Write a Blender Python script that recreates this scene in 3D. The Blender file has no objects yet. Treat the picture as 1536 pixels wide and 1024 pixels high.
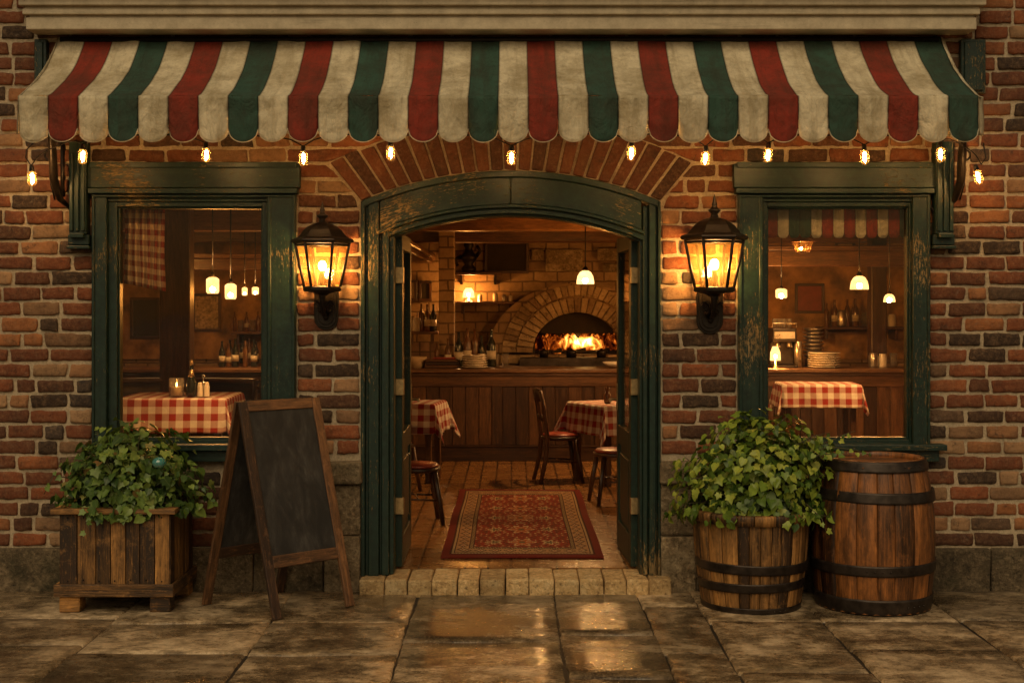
import bpy, math, random
from mathutils import Vector, Matrix, noise as mnoise
R = math.radians
random.seed(7)
S = bpy.context.scene
COL = S.collection

# ------------------------------------------------------------------ camera
CAM_Y, CAM_H, F = -9.0, 1.911, 2025.0      # metres, metres, focal length in 1536-wide pixels
cd = bpy.data.cameras.new('camera'); cam = bpy.data.objects.new('camera', cd); COL.objects.link(cam)
cam.location = (0, CAM_Y, CAM_H); cam.rotation_euler = (R(90), 0, 0)
cd.sensor_width = 36; cd.lens = 36 * F / 1536; cd.shift_y = -57 / 1536
cd.clip_start = .05; cd.clip_end = 500
S.camera = cam

# ------------------------------------------------------------------ world, sun, exposure
SUN_EL, SUN_AZ = 44, -12        # degrees; the last light comes from in front of the facade
w = bpy.data.worlds.new("World"); S.world = w; w.use_nodes = True
wn = w.node_tree.nodes; wl = w.node_tree.links
bg = wn['Background']
sky = wn.new('ShaderNodeTexSky'); sky.sky_type = 'NISHITA'; sky.sun_disc = False
sky.sun_elevation = R(SUN_EL); sky.sun_rotation = R(180 + SUN_AZ)
tint = wn.new('ShaderNodeMix'); tint.data_type = 'RGBA'; tint.blend_type = 'MULTIPLY'
tint.inputs[0].default_value = 1
wl.new(sky.outputs[0], tint.inputs[6]); tint.inputs[7].default_value = (1.0, .68, .36, 1)
wl.new(tint.outputs[2], bg.inputs[0]); bg.inputs[1].default_value = 0.05
sd = bpy.data.lights.new('sun', 'SUN'); sd.energy = 1.3; sd.angle = R(55); sd.color = (1, .78, .47)
sun = bpy.data.objects.new('sun', sd); COL.objects.link(sun)
sun.rotation_euler = (R(90 - SUN_EL), 0, R(SUN_AZ)); sun.location = (0, -8, 9)
S.view_settings.view_transform = 'Standard'; S.view_settings.look = 'None'
S.view_settings.exposure = 0.12; S.view_settings.gamma = 1
cy = S.cycles
cy.max_bounces = 7; cy.diffuse_bounces = 4; cy.glossy_bounces = 3; cy.transmission_bounces = 5
cy.transparent_max_bounces = 12; cy.caustics_reflective = False; cy.caustics_refractive = False
cy.sample_clamp_indirect = 4; cy.use_denoising = True
try: cy.denoiser = 'OPENIMAGEDENOISE'
except Exception: pass

# ------------------------------------------------------------------ helpers
def at(px, py, Y):
    """metric X, Z of something seen at a photo pixel and standing at depth Y"""
    s = F / (Y - CAM_Y)
    return ((px - 768) / s, CAM_H + (455 - py) / s)
def scl(Y): return F / (Y - CAM_Y)

class MB:
    def __init__(s):
        s.v = []; s.f = []; s.uv = []; s.t = []; s.m = []; s.sm = []; s.c = []
    def face(s, idx, uv=None, t=0., m=0, smooth=False, c=None):
        s.f.append(tuple(idx)); s.uv.append(uv or [(0, 0)] * len(idx)); s.t.append(t); s.m.append(m)
        s.sm.append(smooth); s.c.append(c)
    def hexa(s, P, t=None, m=0, skip=()):
        """8 points: bottom 0-3 counter-clockwise seen from above, top 4-7"""
        if t is None: t = random.random()
        b = len(s.v); P = [Vector(p) for p in P]; s.v += [tuple(p) for p in P]
        ax = [(P[1] - P[0]).length, (P[3] - P[0]).length, (P[4] - P[0]).length]
        L = ax.index(max(ax)); ou, ov = random.uniform(0, 40), random.uniform(0, 40)
        loc = [(x, y, z) for z in (0, 1) for (x, y) in ((0, 0), (1, 0), (1, 1), (0, 1))]
        for k, q in enumerate(((0, 3, 2, 1), (4, 5, 6, 7), (0, 1, 5, 4), (1, 2, 6, 5), (2, 3, 7, 6), (3, 0, 4, 7))):
            if k in skip: continue
            nrm = (2, 2, 1, 0, 1, 0)[k]
            inp = [a for a in (0, 1, 2) if a != nrm]
            if L in inp: ua = L; va = [a for a in inp if a != L][0]
            else: ua, va = inp
            uv = [(ou + loc[i][ua] * ax[ua], ov + loc[i][va] * ax[va] + nrm * 3.3) for i in q]
            s.face([b + i for i in q], uv, t, m)
    def box(s, x0, x1, y0, y1, z0, z1, t=None, m=0, M=None, j=0, skip=()):
        P = [(x, y, z) for z in (z0, z1) for (x, y) in ((x0, y0), (x1, y0), (x1, y1), (x0, y1))]
        if j: P = [(a + random.uniform(-j, j), b + random.uniform(-j, j), c + random.uniform(-j, j)) for a, b, c in P]
        if M is not None: P = [tuple(M @ Vector(p)) for p in P]
        s.hexa(P, t, m, skip)
    def bar(s, a, b, w, d, t=None, m=0, up=(0, 0, 1)):
        """rectangular bar from a to b"""
        a, b = Vector(a), Vector(b); z = (b - a).normalized(); x = Vector(up).cross(z)
        if x.length < 1e-3: x = Vector((1, 0, 0)).cross(z)
        x.normalize(); y = z.cross(x)
        P = [p + x * i * w / 2 + y * k * d / 2 for p in (a, b) for (i, k) in ((-1, -1), (1, -1), (1, 1), (-1, 1))]
        s.hexa(P, t, m)
    def lathe(s, prof, n=24, M=None, t=None, m=0, smooth=True, cap=True, squash=1, rot=0):
        if t is None: t = random.random()
        b = len(s.v); M = M or Matrix()
        for (r, z) in prof:
            for k in range(n):
                a = 2 * math.pi * (k / n) + rot
                s.v.append(tuple(M @ Vector((r * math.cos(a), r * math.sin(a) * squash, z))))
        L = 0
        for i in range(len(prof) - 1):
            dL = math.hypot(prof[i + 1][0] - prof[i][0], prof[i + 1][1] - prof[i][1])
            for k in range(n):
                k2 = (k + 1) % n; r = max(prof[i][0], .01)
                u0, u1 = k / n * 6.283 * r, (k + 1) / n * 6.283 * r
                s.face((b + i * n + k, b + i * n + k2, b + (i + 1) * n + k2, b + (i + 1) * n + k),
                       [(L, u0), (L, u1), (L + dL, u1), (L + dL, u0)], t, m, smooth)
            L += dL
        if cap:
            for i, rev in ((0, True), (len(prof) - 1, False)):
                if prof[i][0] > 1e-4:
                    idx = [b + i * n + k for k in range(n)]
                    uv = [(s.v[q][0], s.v[q][1]) for q in idx]
                    if rev: idx = idx[::-1]; uv = uv[::-1]
                    s.face(idx, uv, t, m)
    def tube(s, pts, r, n=8, t=None, m=0, closed=False):
        if t is None: t = random.random()
        pts = [Vector(p) for p in pts]; N = len(pts); b = len(s.v); L = 0
        rr = r if isinstance(r, (list, tuple)) else [r] * N
        pu = None
        for i, p in enumerate(pts):
            d = (pts[min(i + 1, N - 1)] - pts[max(i - 1, 0)]).normalized()
            u = pu if pu is not None else (Vector((0, 0, 1)) if abs(d.z) < .9 else Vector((1, 0, 0)))
            x = d.cross(u)
            if x.length < 1e-4: x = d.orthogonal()
            x.normalize(); y = x.cross(d).normalized(); pu = y
            for k in range(n):
                a = 2 * math.pi * k / n
                s.v.append(tuple(p + x * math.cos(a) * rr[i] + y * math.sin(a) * rr[i]))
        for i in range(N - 1):
            dL = (pts[i + 1] - pts[i]).length
            for k in range(n):
                k2 = (k + 1) % n
                s.face((b + i * n + k, b + (i + 1) * n + k, b + (i + 1) * n + k2, b + i * n + k2),
                       [(L, k * .02), (L + dL, k * .02), (L + dL, k * .02 + .02), (L, k * .02 + .02)], t, m, True)
            L += dL
        s.face([b + k for k in range(n)], None, t, m); s.face([b + (N - 1) * n + k for k in range(n)][::-1], None, t, m)
    def prism(s, poly, y0, y1, t=None, m=0):
        """polygon in XZ (counter-clockwise seen from -Y) extruded in Y"""
        if t is None: t = random.random()
        b = len(s.v); n = len(poly)
        for y in (y0, y1):
            for (x, z) in poly: s.v.append((x, y, z))
        s.face(range(b, b + n), [(z, x) for x, z in poly], t, m)
        s.face([b + n + k for k in range(n)][::-1], [(z, x) for x, z in poly][::-1], t, m)
        for k in range(n):
            k2 = (k + 1) % n
            s.face((b + k2, b + k, b + n + k, b + n + k2), [(0, 0), (.1, 0), (.1, .1), (0, .1)], t, m)
    def grid(s, fn, nu, nv, uvf=None, t=0., m=0, smooth=True, colf=None):
        b = len(s.v)
        for j in range(nv + 1):
            for i in range(nu + 1): s.v.append(tuple(fn(i / nu, j / nv)))
        for j in range(nv):
            for i in range(nu):
                q = ((i, j), (i + 1, j), (i + 1, j + 1), (i, j + 1))
                uv = [uvf(a / nu, c / nv) if uvf else (a / nu, c / nv) for a, c in q]
                mm = m(i, j) if callable(m) else m
                s.face([b + c * (nu + 1) + a for a, c in q], uv, t, mm, smooth, colf(i, j) if colf else None)
    def sphere(s, c, r, n=12, k=8, t=None, m=0, sz=1):
        prof = [(max(r * math.sin(math.pi * i / k), 1e-5), -r * sz * math.cos(math.pi * i / k)) for i in range(k + 1)]
        s.lathe(prof, n, Matrix.Translation(Vector(c)), t, m, cap=False)
    def build(s, name, mats, parent=None, bevel=0, seg=1, solid=0, loc=None, ang=35):
        me = bpy.data.meshes.new(name); me.from_pydata(s.v, [], s.f)
        if not isinstance(mats, (list, tuple)): mats = [mats]
        for m in mats: me.materials.append(m)
        uvl = me.uv_layers.new(name='UVMap')
        me.polygons.foreach_set('material_index', s.m)
        me.polygons.foreach_set('use_smooth', s.sm)
        flat = [c for f in s.uv for p in f for c in p]
        uvl.data.foreach_set('uv', flat)
        a = me.attributes.new('tint', 'FLOAT', 'FACE'); a.data.foreach_set('value', s.t)
        if any(c is not None for c in s.c):
            ca = me.attributes.new('pat', 'FLOAT_COLOR', 'CORNER')
            fl = []
            for f, c in zip(s.f, s.c):
                c = c or (0, 0, 0)
                for _ in f: fl += [c[0], c[1], c[2], 1.0]
            ca.data.foreach_set('color', fl)
        me.update()
        o = bpy.data.objects.new(name, me); COL.objects.link(o)
        if parent: o.parent = parent
        if loc: o.location = loc
        if solid:
            md = o.modifiers.new('solid', 'SOLIDIFY'); md.thickness = solid; md.offset = 0
        if bevel:
            md = o.modifiers.new('bevel', 'BEVEL'); md.width = bevel; md.segments = seg
            md.limit_method = 'ANGLE'; md.angle_limit = R(ang); md.harden_normals = False
        return o

def tag(o, label=None, cat=None, group=None, kind=None):
    if label: o['label'] = label
    if cat: o['category'] = cat
    if group: o['group'] = group
    if kind: o['kind'] = kind
    return o
def thing(name, label, cat, loc=(0, 0, 0), rz=0, group=None):
    o = bpy.data.objects.new(name, None); COL.objects.link(o); o.location = loc
    o.rotation_euler = (0, 0, rz); o.empty_display_size = .1
    return tag(o, label, cat, group)
def copy_tree(o, parent=None):
    c = o.copy(); COL.objects.link(c)
    if parent: c.parent = parent
    for ch in o.children: copy_tree(ch, c)
    return c

# ------------------------------------------------------------------ node helper
class G:
    def __init__(s, name):
        s.m = bpy.data.materials.new(name); s.m.use_nodes = True
        s.nt = s.m.node_tree; s.nt.nodes.clear()
        s.out = s.nt.nodes.new('ShaderNodeOutputMaterial')
        s._tc = None
    def set(s, sock, v):
        if hasattr(v, 'is_output'): s.nt.links.new(v, sock)
        else:
            if isinstance(v, (tuple, list)) and len(v) == 3 and sock.type == 'RGBA': v = (*v, 1)
            sock.default_value = v
    def n(s, t, ins=None, **pr):
        nd = s.nt.nodes.new('ShaderNode' + t)
        for k, v in pr.items(): setattr(nd, k, v)
        for k, v in (ins or {}).items(): s.set(nd.inputs[k], v)
        return nd
    @property
    def tc(s):
        if not s._tc: s._tc = s.n('TexCoord')
        return s._tc
    def obj(s): return s.tc.outputs['Object']
    def uvm(s): return s.tc.outputs['UV']
    def pos(s): return s.n('NewGeometry').outputs['Position']
    def map(s, v, scale=(1, 1, 1), loc=(0, 0, 0), rot=(0, 0, 0)):
        return s.n('Mapping', {'Vector': v, 'Scale': scale, 'Location': loc, 'Rotation': rot}).outputs[0]
    def noise(s, v, scale=5, det=4, rough=.55, dist=0):
        return s.n('TexNoise', {'Vector': v, 'Scale': scale, 'Detail': det, 'Roughness': rough, 'Distortion': dist}).outputs['Fac']
    def voro(s, v, scale=5, feat='F1', out='Distance'):
        return s.n('TexVoronoi', {'Vector': v, 'Scale': scale}, feature=feat).outputs[out]
    def ramp(s, f, stops, interp='LINEAR'):
        nd = s.n('ValToRGB', {'Fac': f}); cr = nd.color_ramp; cr.interpolation = interp
        while len(cr.elements) < len(stops): cr.elements.new(.5)
        for e, (p, c) in zip(cr.elements, stops):
            e.position = p; e.color = (*c, 1) if isinstance(c, (tuple, list)) else (c, c, c, 1)
        return nd.outputs[0]
    def mix(s, f, a, b, blend='MIX'):
        nd = s.nt.nodes.new('ShaderNodeMix'); nd.data_type = 'RGBA'; nd.blend_type = blend
        s.set(nd.inputs[0], f); s.set(nd.inputs[6], a); s.set(nd.inputs[7], b); return nd.outputs[2]
    def math(s, op, a, b=0., clamp=False):
        nd = s.n('Math', operation=op, use_clamp=clamp); s.set(nd.inputs[0], a); s.set(nd.inputs[1], b); return nd.outputs[0]
    def mr(s, v, a, b, c=0., d=1.):
        return s.n('MapRange', {'Value': v, 'From Min': a, 'From Max': b, 'To Min': c, 'To Max': d}).outputs[0]
    def tint(s): return s.n('Attribute', attribute_name='tint').outputs['Fac']
    def bump(s, h, st=.5, d=.005, nrm=None):
        ins = {'Height': h, 'Strength': st, 'Distance': d}
        if nrm is not None: ins['Normal'] = nrm
        return s.n('Bump', ins).outputs[0]
    def pr(s, color, rough=.6, nrm=None, metal=0., spec=.5, **kw):
        ins = {'Base Color': color, 'Roughness': rough, 'Metallic': metal, 'Specular IOR Level': spec}
        if nrm is not None: ins['Normal'] = nrm
        ins.update(kw)
        return s.n('BsdfPrincipled', ins).outputs[0]
    def end(s, sh): s.nt.links.new(sh, s.out.inputs[0]); return s.m
    def mixs(s, f, a, b):
        nd = s.n('MixShader'); s.set(nd.inputs[0], f); s.set(nd.inputs[1], a); s.set(nd.inputs[2], b); return nd.outputs[0]

def m_plain(name, c, rough=.6, metal=0., var=.25, sc=14, bump=.2, spec=.5):
    g = G(name); n = g.noise(g.obj(), sc, 5)
    col = g.mix(g.mr(n, .3, .7), tuple(x * (1 - var) for x in c), tuple(min(x * (1 + var), 1) for x in c))
    return g.end(g.pr(col, g.mr(n, .2, .8, rough * .8, min(rough * 1.2, 1)), g.bump(n, bump, .004), metal, spec))

def m_wood(name, dark, light, rough=.55, grain=42, bump=.5, wear=0., spec=.5, stain=.5):
    g = G(name); uv = g.uvm(); t = g.tint()
    w1 = g.noise(g.map(uv, (2.2, grain, 1)), 1, 5, .6, .6)
    w2 = g.noise(g.map(uv, (5, grain * 3, 1)), 1, 4, .7)
    big = g.noise(g.map(uv, (2.5, 6, 1)), 1, 4, .6, .8)
    f = g.math('ADD', g.math('MULTIPLY', w1, .45), g.math('MULTIPLY', w2, .45))
    f = g.math('ADD', f, g.math('MULTIPLY', g.math('SUBTRACT', t, .5), .28))
    f = g.mr(f, .33, .66)
    mid = tuple((a + b) * .45 for a, b in zip(dark, light))
    col = g.ramp(f, [(0, dark), (.5, mid), (1, light)])
    st = g.mr(big, .42, .62, 1 - stain, 1)
    col = g.mix(1., col, g.ramp(st, [(0, (0, 0, 0)), (1, (1, 1, 1))]), 'MULTIPLY')
    sp_ = g.noise(g.map(uv, (14, 60, 1)), 1, 7, .8)
    col = g.mix(g.mr(sp_, .52, .66, 0, .75), col, tuple(x * .6 for x in dark))
    col = g.mix(g.mr(sp_, .44, .32, 0, .35), col, tuple(min(1, x * 1.5) for x in light))
    if wear:
        wn_ = g.noise(g.obj(), 9, 6, .7)
        col = g.mix(g.mr(wn_, .56, .72, 0, wear), col, tuple(min(1, x * 1.5 + .03) for x in light))
    nrm = g.bump(f, bump, .004)
    nrm = g.bump(big, .25, .006, nrm)
    return g.end(g.pr(col, g.mr(w1, .3, .7, rough * .75, min(1, rough * 1.3)), nrm, spec=spec))

def m_brick(name, stops, mort=(.26, .215, .165)):
    g = G(name); t = g.tint(); o = g.obj()
    base = g.ramp(t, stops)
    n1 = g.noise(o, 9, 7, .75); n2 = g.noise(o, 45, 7, .8); n3 = g.noise(o, 160, 3, .6)
    col = g.mix(g.mr(n1, .45, .62, 0, .6), base, g.mix(.65, base, (.03, .016, .011)))
    col = g.mix(g.mr(n2, .45, .72, 0, .5), col, g.mix(.5, base, (.42, .26, .15)))
    col = g.mix(g.mr(n2, .42, .25, 0, .9), col, (.025, .014, .010))
    col = g.mix(g.mr(g.noise(o, 26, 8, .8), .52, .64, 0, .5), col, g.mix(.5, base, (.5, .3, .16)))
    col = g.mix(g.mr(g.noise(g.map(o, (1, 1, 1), (7, 0, 3)), 12, 8, .8), .55, .66, 0, .7), col, (.03, .018, .013))
    col = g.mix(g.mr(g.noise(o, 17, 7, .75), .6, .72, 0, .55), col, mort)
    col = g.mix(g.mr(g.noise(g.map(o, (1, 1, .6)), 1.3, 4, .6), .45, .7, 0, .5), col, (.03, .018, .012))
    h = g.math('ADD', g.math('MULTIPLY', n2, .7), g.math('MULTIPLY', n3, .3))
    nrm = g.bump(h, 1., .014); nrm = g.bump(n1, .7, .02, nrm)
    return g.end(g.pr(col, .78, nrm, spec=.35))

M = {}
M['brick'] = m_brick('old_brick', [(0, (.045, .026, .016)), (.14, (.11, .038, .018)), (.30, (.24, .068, .025)), (.44, (.15, .045, .019)), (.55, (.31, .088, .030)),
                                   (.66, (.37, .14, .048)), (.78, (.42, .25, .13)), (.88, (.21, .11, .055)), (1, (.05, .038, .032))])
M['arch_brick'] = m_brick('arch_brick', [(0, (.05, .018, .01)), (.5, (.13, .037, .016)), (1, (.21, .066, .026))])
def _mort():
    g = G('mortar'); o = g.obj(); n = g.noise(o, 60, 6, .75); n2 = g.noise(o, 4, 5, .6)
    col = g.mix(g.mr(n, .3, .7), (.30, .235, .155), (.68, .55, .385))
    col = g.mix(g.mr(n2, .5, .75, 0, .65), col, (.12, .09, .065))
    nrm = g.bump(n, 1, .012)
    return g.end(g.pr(col, .9, nrm, spec=.25))
M['mortar'] = _mort()
def _stone(name, a, b, c, moss=0., rough=.8, sc=1.):
    g = G(name); o = g.obj(); n = g.noise(o, 6 * sc, 7, .7); n2 = g.noise(o, 38 * sc, 6, .75); n3 = g.voro(o, 26 * sc)
    t = g.tint()
    col = g.ramp(g.mix(.45, n, g.noise(o, 17 * sc, 8, .8)), [(.36, a), (.5, b), (.62, c)])
    col = g.mix(g.mr(n2, .53, .7, 0, .7), col, tuple(x * 1.5 for x in c))
    col = g.mix(g.mr(n2, .46, .33, 0, .85), col, tuple(x * .3 for x in a))
    col = g.mix(1., col, g.ramp(t, [(0, .6), (1, 1.15)]), 'MULTIPLY')
    if moss: col = g.mix(g.mr(g.noise(o, 3.1, 6, .7), .5, .68, 0, moss), col, (.035, .035, .018))
    h = g.math('ADD', g.math('MULTIPLY', n2, .6), g.math('MULTIPLY', n, .8))
    nrm = g.bump(h, 1, .035); nrm = g.bump(n3, .3, .006, nrm)
    return g.end(g.pr(col, rough, nrm, spec=.35))
M['plinth'] = _stone('plinth_stone', (.045, .033, .02), (.12, .088, .052), (.24, .18, .11), .7)
M['quoin'] = _stone('quoin_stone', (.10, .07, .038), (.30, .22, .13), (.50, .39, .25), .45)
M['step'] = _stone('step_stone', (.32, .18, .075), (.70, .47, .22), (.88, .67, .38), .12)
def _pave():
    g = G('wet_paving'); o = g.pos(); t = g.tint()
    big = g.noise(o, 1.7, 6, .62, .3); mid = g.noise(g.map(o, (1, 1.25, 1)), 5.5, 11, .80, .1); fine = g.noise(o, 75, 6, .75)
    f = g.math('ADD', g.math('MULTIPLY', mid, .7), g.math('MULTIPLY', big, .4))
    col = g.ramp(f, [(.38, (.022, .015, .009)), (.46, (.07, .048, .028)), (.54, (.20, .145, .085)), (.60, (.42, .31, .19)), (.69, (.68, .54, .36))])
    col = g.mix(1., col, g.ramp(t, [(0, .55), (1, 1.25)]), 'MULTIPLY')
    col = g.mix(g.mr(fine, .53, .68, 0, .65), col, (.45, .35, .23))
    col = g.mix(g.mr(fine, .46, .32, 0, .8), col, (.015, .01, .007))
    sx = g.n('SeparateXYZ', {0: o}).outputs
    dd = g.math('ADD', g.math('POWER', g.math('DIVIDE', g.math('ABSOLUTE', g.math('SUBTRACT', sx[0], .1)), 2.6), 2.), g.math('POWER', g.math('DIVIDE', g.math('ABSOLUTE', g.math('ADD', sx[1], 1.6)), 1.5), 2.))
    big2 = g.math('SUBTRACT', big, g.math('MULTIPLY', g.mr(dd, 0, 1.3, 1, 0), .125))
    dry = g.mr(g.math('ADD', big2, g.math('MULTIPLY', g.math('SUBTRACT', g.noise(g.map(o, (1, 1.8, 1)), 11, 8, .8), .5), 1.0)), .40, .50)
    rough = g.math('ADD', g.mr(dry, 0, 1, .13, .44), g.mr(fine, .3, .7, -.04, .12), clamp=True)
    col = g.mix(g.mr(dry, 0, 1, .45, 0), col, g.mix(1., col, (.55, .5, .42), 'MULTIPLY'))
    h = g.math('ADD', g.math('MULTIPLY', fine, .35), g.math('MULTIPLY', mid, .9))
    nrm = g.bump(h, g.mr(dry, 0, 1, .30, 1.), .009)
    return g.end(g.pr(col, rough, nrm, spec=.8))
M['pave'] = _pave()
M['dirt'] = m_plain('joint_dirt', (.018, .013, .009), .7, bump=.8)
M['asphalt'] = m_plain('asphalt', (.035, .03, .025), .55, sc=40, bump=.6)
def _green():
    g = G('peeling_green_paint'); uv = g.uvm(); o = g.obj(); t = g.tint()
    zone = g.noise(o, 1.7, 4, .55)
    flake = g.noise(g.map(uv, (16, 110, 1)), 1, 7, .75, .4)
    fl2 = g.noise(g.map(uv, (34, 60, 1)), 1, 6, .75)
    mask = g.math('ADD', g.math('MULTIPLY', flake, .62), g.math('MULTIPLY', fl2, .38))
    mask = g.math('ADD', mask, g.math('MULTIPLY', g.math('SUBTRACT', zone, .5), .5))
    pk = g.mr(mask, .570, .61)
    n = g.noise(o, 24, 6, .7); n0 = g.noise(g.map(uv, (1.5, 30, 1)), 1, 5, .6)
    green = g.ramp(n, [(.3, (.004, .012, .009)), (.5, (.007, .022, .017)), (.72, (.013, .038, .030))])
    green = g.mix(g.mr(n0, .5, .75, 0, .5), green, (.03, .05, .03))
    woodc = g.ramp(n0, [(.3, (.10, .06, .022)), (.7, (.36, .24, .10))])
    col = g.mix(pk, green, woodc)
    h = g.math('SUBTRACT', g.math('MULTIPLY', n0, .5), g.math('MULTIPLY', pk, .5))
    nrm = g.bump(h, .7, .004); nrm = g.bump(n, .3, .004, nrm)
    return g.end(g.pr(col, g.mr(pk, 0, 1, .42, .6), nrm, spec=.4))
M['green'] = _green()
def _cornice():
    g = G('cornice_paint'); o = g.obj(); uv = g.uvm(); n = g.noise(o, 9, 6, .7); n2 = g.noise(g.map(uv, (1.2, 22, 1)), 1, 6, .7)
    col = g.mix(g.mr(n, .35, .7), (.42, .345, .235), (.64, .54, .38))
    col = g.mix(g.mr(n2, .58, .75, 0, .7), col, (.10, .08, .05))
    col = g.mix(g.mr(g.noise(o, 60, 4, .7), .62, .72, 0, .6), col, (.09, .07, .05))
    return g.end(g.pr(col, .6, g.bump(g.math('ADD', n2, n), .4, .004)))
M['cornice'] = _cornice()
def _canvas(name, c, dirt):
    g = G(name); o = g.obj()
    n = g.noise(o, 3.4, 8, .72, .1); n2 = g.noise(o, 22, 6, .7); wv = g.noise(g.map(o, (420, 420, 420)), 1, 2)
    wr = g.noise(g.map(o, (2.4, 1, 1.2)), 4.2, 7, .65, .5)
    col = g.mix(g.mr(n, .42, .66, 0, .9), c, dirt)
    col = g.mix(g.mr(g.noise(o, 9, 8, .78), .52, .68, 0, .65), col, dirt)
    col = g.mix(g.mr(n2, .5, .75, 0, .35), col, tuple(x * .55 for x in dirt))
    col = g.mix(g.mr(g.noise(g.map(o, (14, 1, 1.6)), 1, 6, .7), .50, .68, 0, .65), col, dirt)
    fr = g.math('FRACT', g.math('ADD', g.n('SeparateXYZ', {0: g.uvm()}).outputs[0], 64.))
    ed = g.math('MINIMUM', fr, g.math('SUBTRACT', 1., fr))
    col = g.mix(g.mr(ed, .012, .05, .62, 0), col, tuple(x * .25 for x in dirt))
    nrm = g.bump(wv, .35, .0015); nrm = g.bump(wr, .9, .05, nrm); nrm = g.bump(n2, .3, .004, nrm)
    p = g.pr(col, .85, nrm, spec=.2)
    tr = g.n('BsdfTranslucent', {'Color': col, 'Normal': nrm}).outputs[0]
    return g.end(g.mixs(.18, p, tr))
M['c_cream'] = _canvas('canvas_cream', (.84, .74, .53), (.42, .33, .19))
M['c_red'] = _canvas('canvas_red', (.34, .05, .03), (.15, .045, .028))
M['c_green'] = _canvas('canvas_green', (.055, .115, .085), (.05, .06, .042))
M['planter'] = m_wood('planter_wood', (.035, .015, .005), (.60, .29, .08), .6, 34, .7, .25)
M['barrel'] = m_wood('barrel_wood', (.034, .011, .003), (.50, .18, .042), .42, 30, .6, .2, .55, .6)
M['aframe'] = m_wood('board_frame_wood', (.04, .018, .009), (.32, .145, .055), .55, 30, .6, .3)
M['darkwood'] = m_wood('interior_dark_wood', (.03, .012, .005), (.15, .065, .024), .38, 24, .3, 0, .5, .3)
M['midwood'] = m_wood('interior_wood', (.07, .03, .012), (.30, .14, .05), .4, 24, .3, 0, .5, .3)
M['iron'] = m_plain('wrought_iron', (.02, .014, .01), .42, .6, .4, 30, .35)
M['hoop'] = m_plain('hoop_iron', (.045, .034, .028), .42, .7, .5, 16, .5)
M['brass'] = m_plain('worn_brass', (.42, .30, .15), .38, .8, .3, 40, .2)
def _chalk():
    g = G('chalkboard'); uv = g.obj()
    a = g.noise(g.map(uv, (4, 4, 1.6)), 2.2, 6, .65, .8); b = g.noise(g.map(uv, (30, 30, 4)), 1, 5, .75, .2)
    f = g.math('MULTIPLY', g.mr(a, .42, .72), g.mr(b, .4, .72))
    col = g.mix(g.math('ADD', g.math('MULTIPLY', f, .75), g.mr(a, .35, .75, 0, .25)), (.010, .010, .011), (.085, .08, .076))
    return g.end(g.pr(col, .6, g.bump(b, .1, .002)))
M['chalk'] = _chalk()
def _leaf(name, stops):
    g = G(name); t = g.tint(); n = g.noise(g.obj(), 30, 4)
    col = g.ramp(t, stops); col = g.mix(g.mr(n, .3, .7, 0, .4), col, (.02, .035, .01))
    uv = g.uvm(); sx = g.n('SeparateXYZ', {0: uv}).outputs
    rib = g.mr(g.math('ABSOLUTE', sx[0]), 0, .05, .5, 0)
    col = g.mix(rib, col, (.16, .22, .07))
    p = g.pr(col, .38, g.bump(n, .3, .003), spec=.4)
    tr = g.n('BsdfTranslucent', {'Color': g.mix(.5, col, (.12, .2, .03))}).outputs[0]
    return g.end(g.mixs(.22, p, tr))
M['ivy_a'] = _leaf('ivy_leaf_shaded', [(0, (.03, .07, .018)), (.35, (.10, .18, .035)), (.7, (.19, .29, .055)), (.92, (.28, .38, .08)), (1, (.26, .12, .05))])  # left plant: its dimmer lighting is put into a darker leaf colour
M['ivy_b'] = _leaf('ivy_leaf_bright', [(0, (.035, .085, .012)), (.35, (.15, .25, .03)), (.7, (.32, .42, .05)), (.93, (.48, .52, .08)), (1, (.10, .16, .10))])
M['stem'] = m_plain('plant_stem', (.05, .045, .018), .7)
M['soil'] = m_plain('soil', (.015, .01, .006), .9, sc=50, bump=1)
def _pane():
    g = G('old_window_glass'); o = g.obj()
    sm = g.noise(g.map(o, (1.6, 1, .7)), 3, 6, .65, .8); sp = g.noise(o, 55, 5, .75)
    st = g.noise(g.map(o, (38, 1, 2.2)), 1, 5, .7)
    dust = g.math('ADD', g.mr(sm, .45, .75, .0, .02), g.math('ADD', g.mr(sp, .66, .74, 0, .16), g.mr(st, .6, .8, 0, .07)))
    fr = g.math('MULTIPLY', g.n('Fresnel', {'IOR': 1.38}).outputs[0], .5)
    wob = g.bump(g.noise(o, 1.6, 2), .3, .01)
    gl = g.n('BsdfGlossy', {'Color': (1, 1, 1), 'Roughness': .03, 'Normal': wob}).outputs[0]
    tr = g.n('BsdfTransparent', {'Color': (.93, .91, .86)}).outputs[0]
    s1 = g.mixs(fr, tr, gl)
    df = g.n('BsdfDiffuse', {'Color': (.45, .33, .2)}).outputs[0]
    return g.end(g.mixs(dust, s1, df))
M['pane'] = _pane()
def m_glass(name, c, gl=.12, op=0.):
    g = G(name)
    tr = g.n('BsdfTransparent', {'Color': c}).outputs[0]
    fr = g.n('LayerWeight', {'Blend': .35}).outputs['Facing']
    g2 = g.n('BsdfGlossy', {'Roughness': .06}).outputs[0]
    s = g.mixs(g.mr(fr, 0, 1, gl * .5, gl * 5), tr, g2)
    if op: s = g.mixs(op, s, g.n('BsdfDiffuse', {'Color': c}).outputs[0])
    return g.end(s)
M['glass'] = m_glass('clear_glass', (.93, .9, .84), .12, .05)
M['darkglass'] = m_plain('dark_bottle_glass', (.012, .014, .008), .12, 0, .3, 6, 0, .7)
M['amberglass'] = m_plain('amber_bottle_glass', (.11, .045, .012), .15, 0, .4, 6, 0, .7)
M['label'] = m_plain('bottle_label', (.5, .42, .3), .7)
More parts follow.
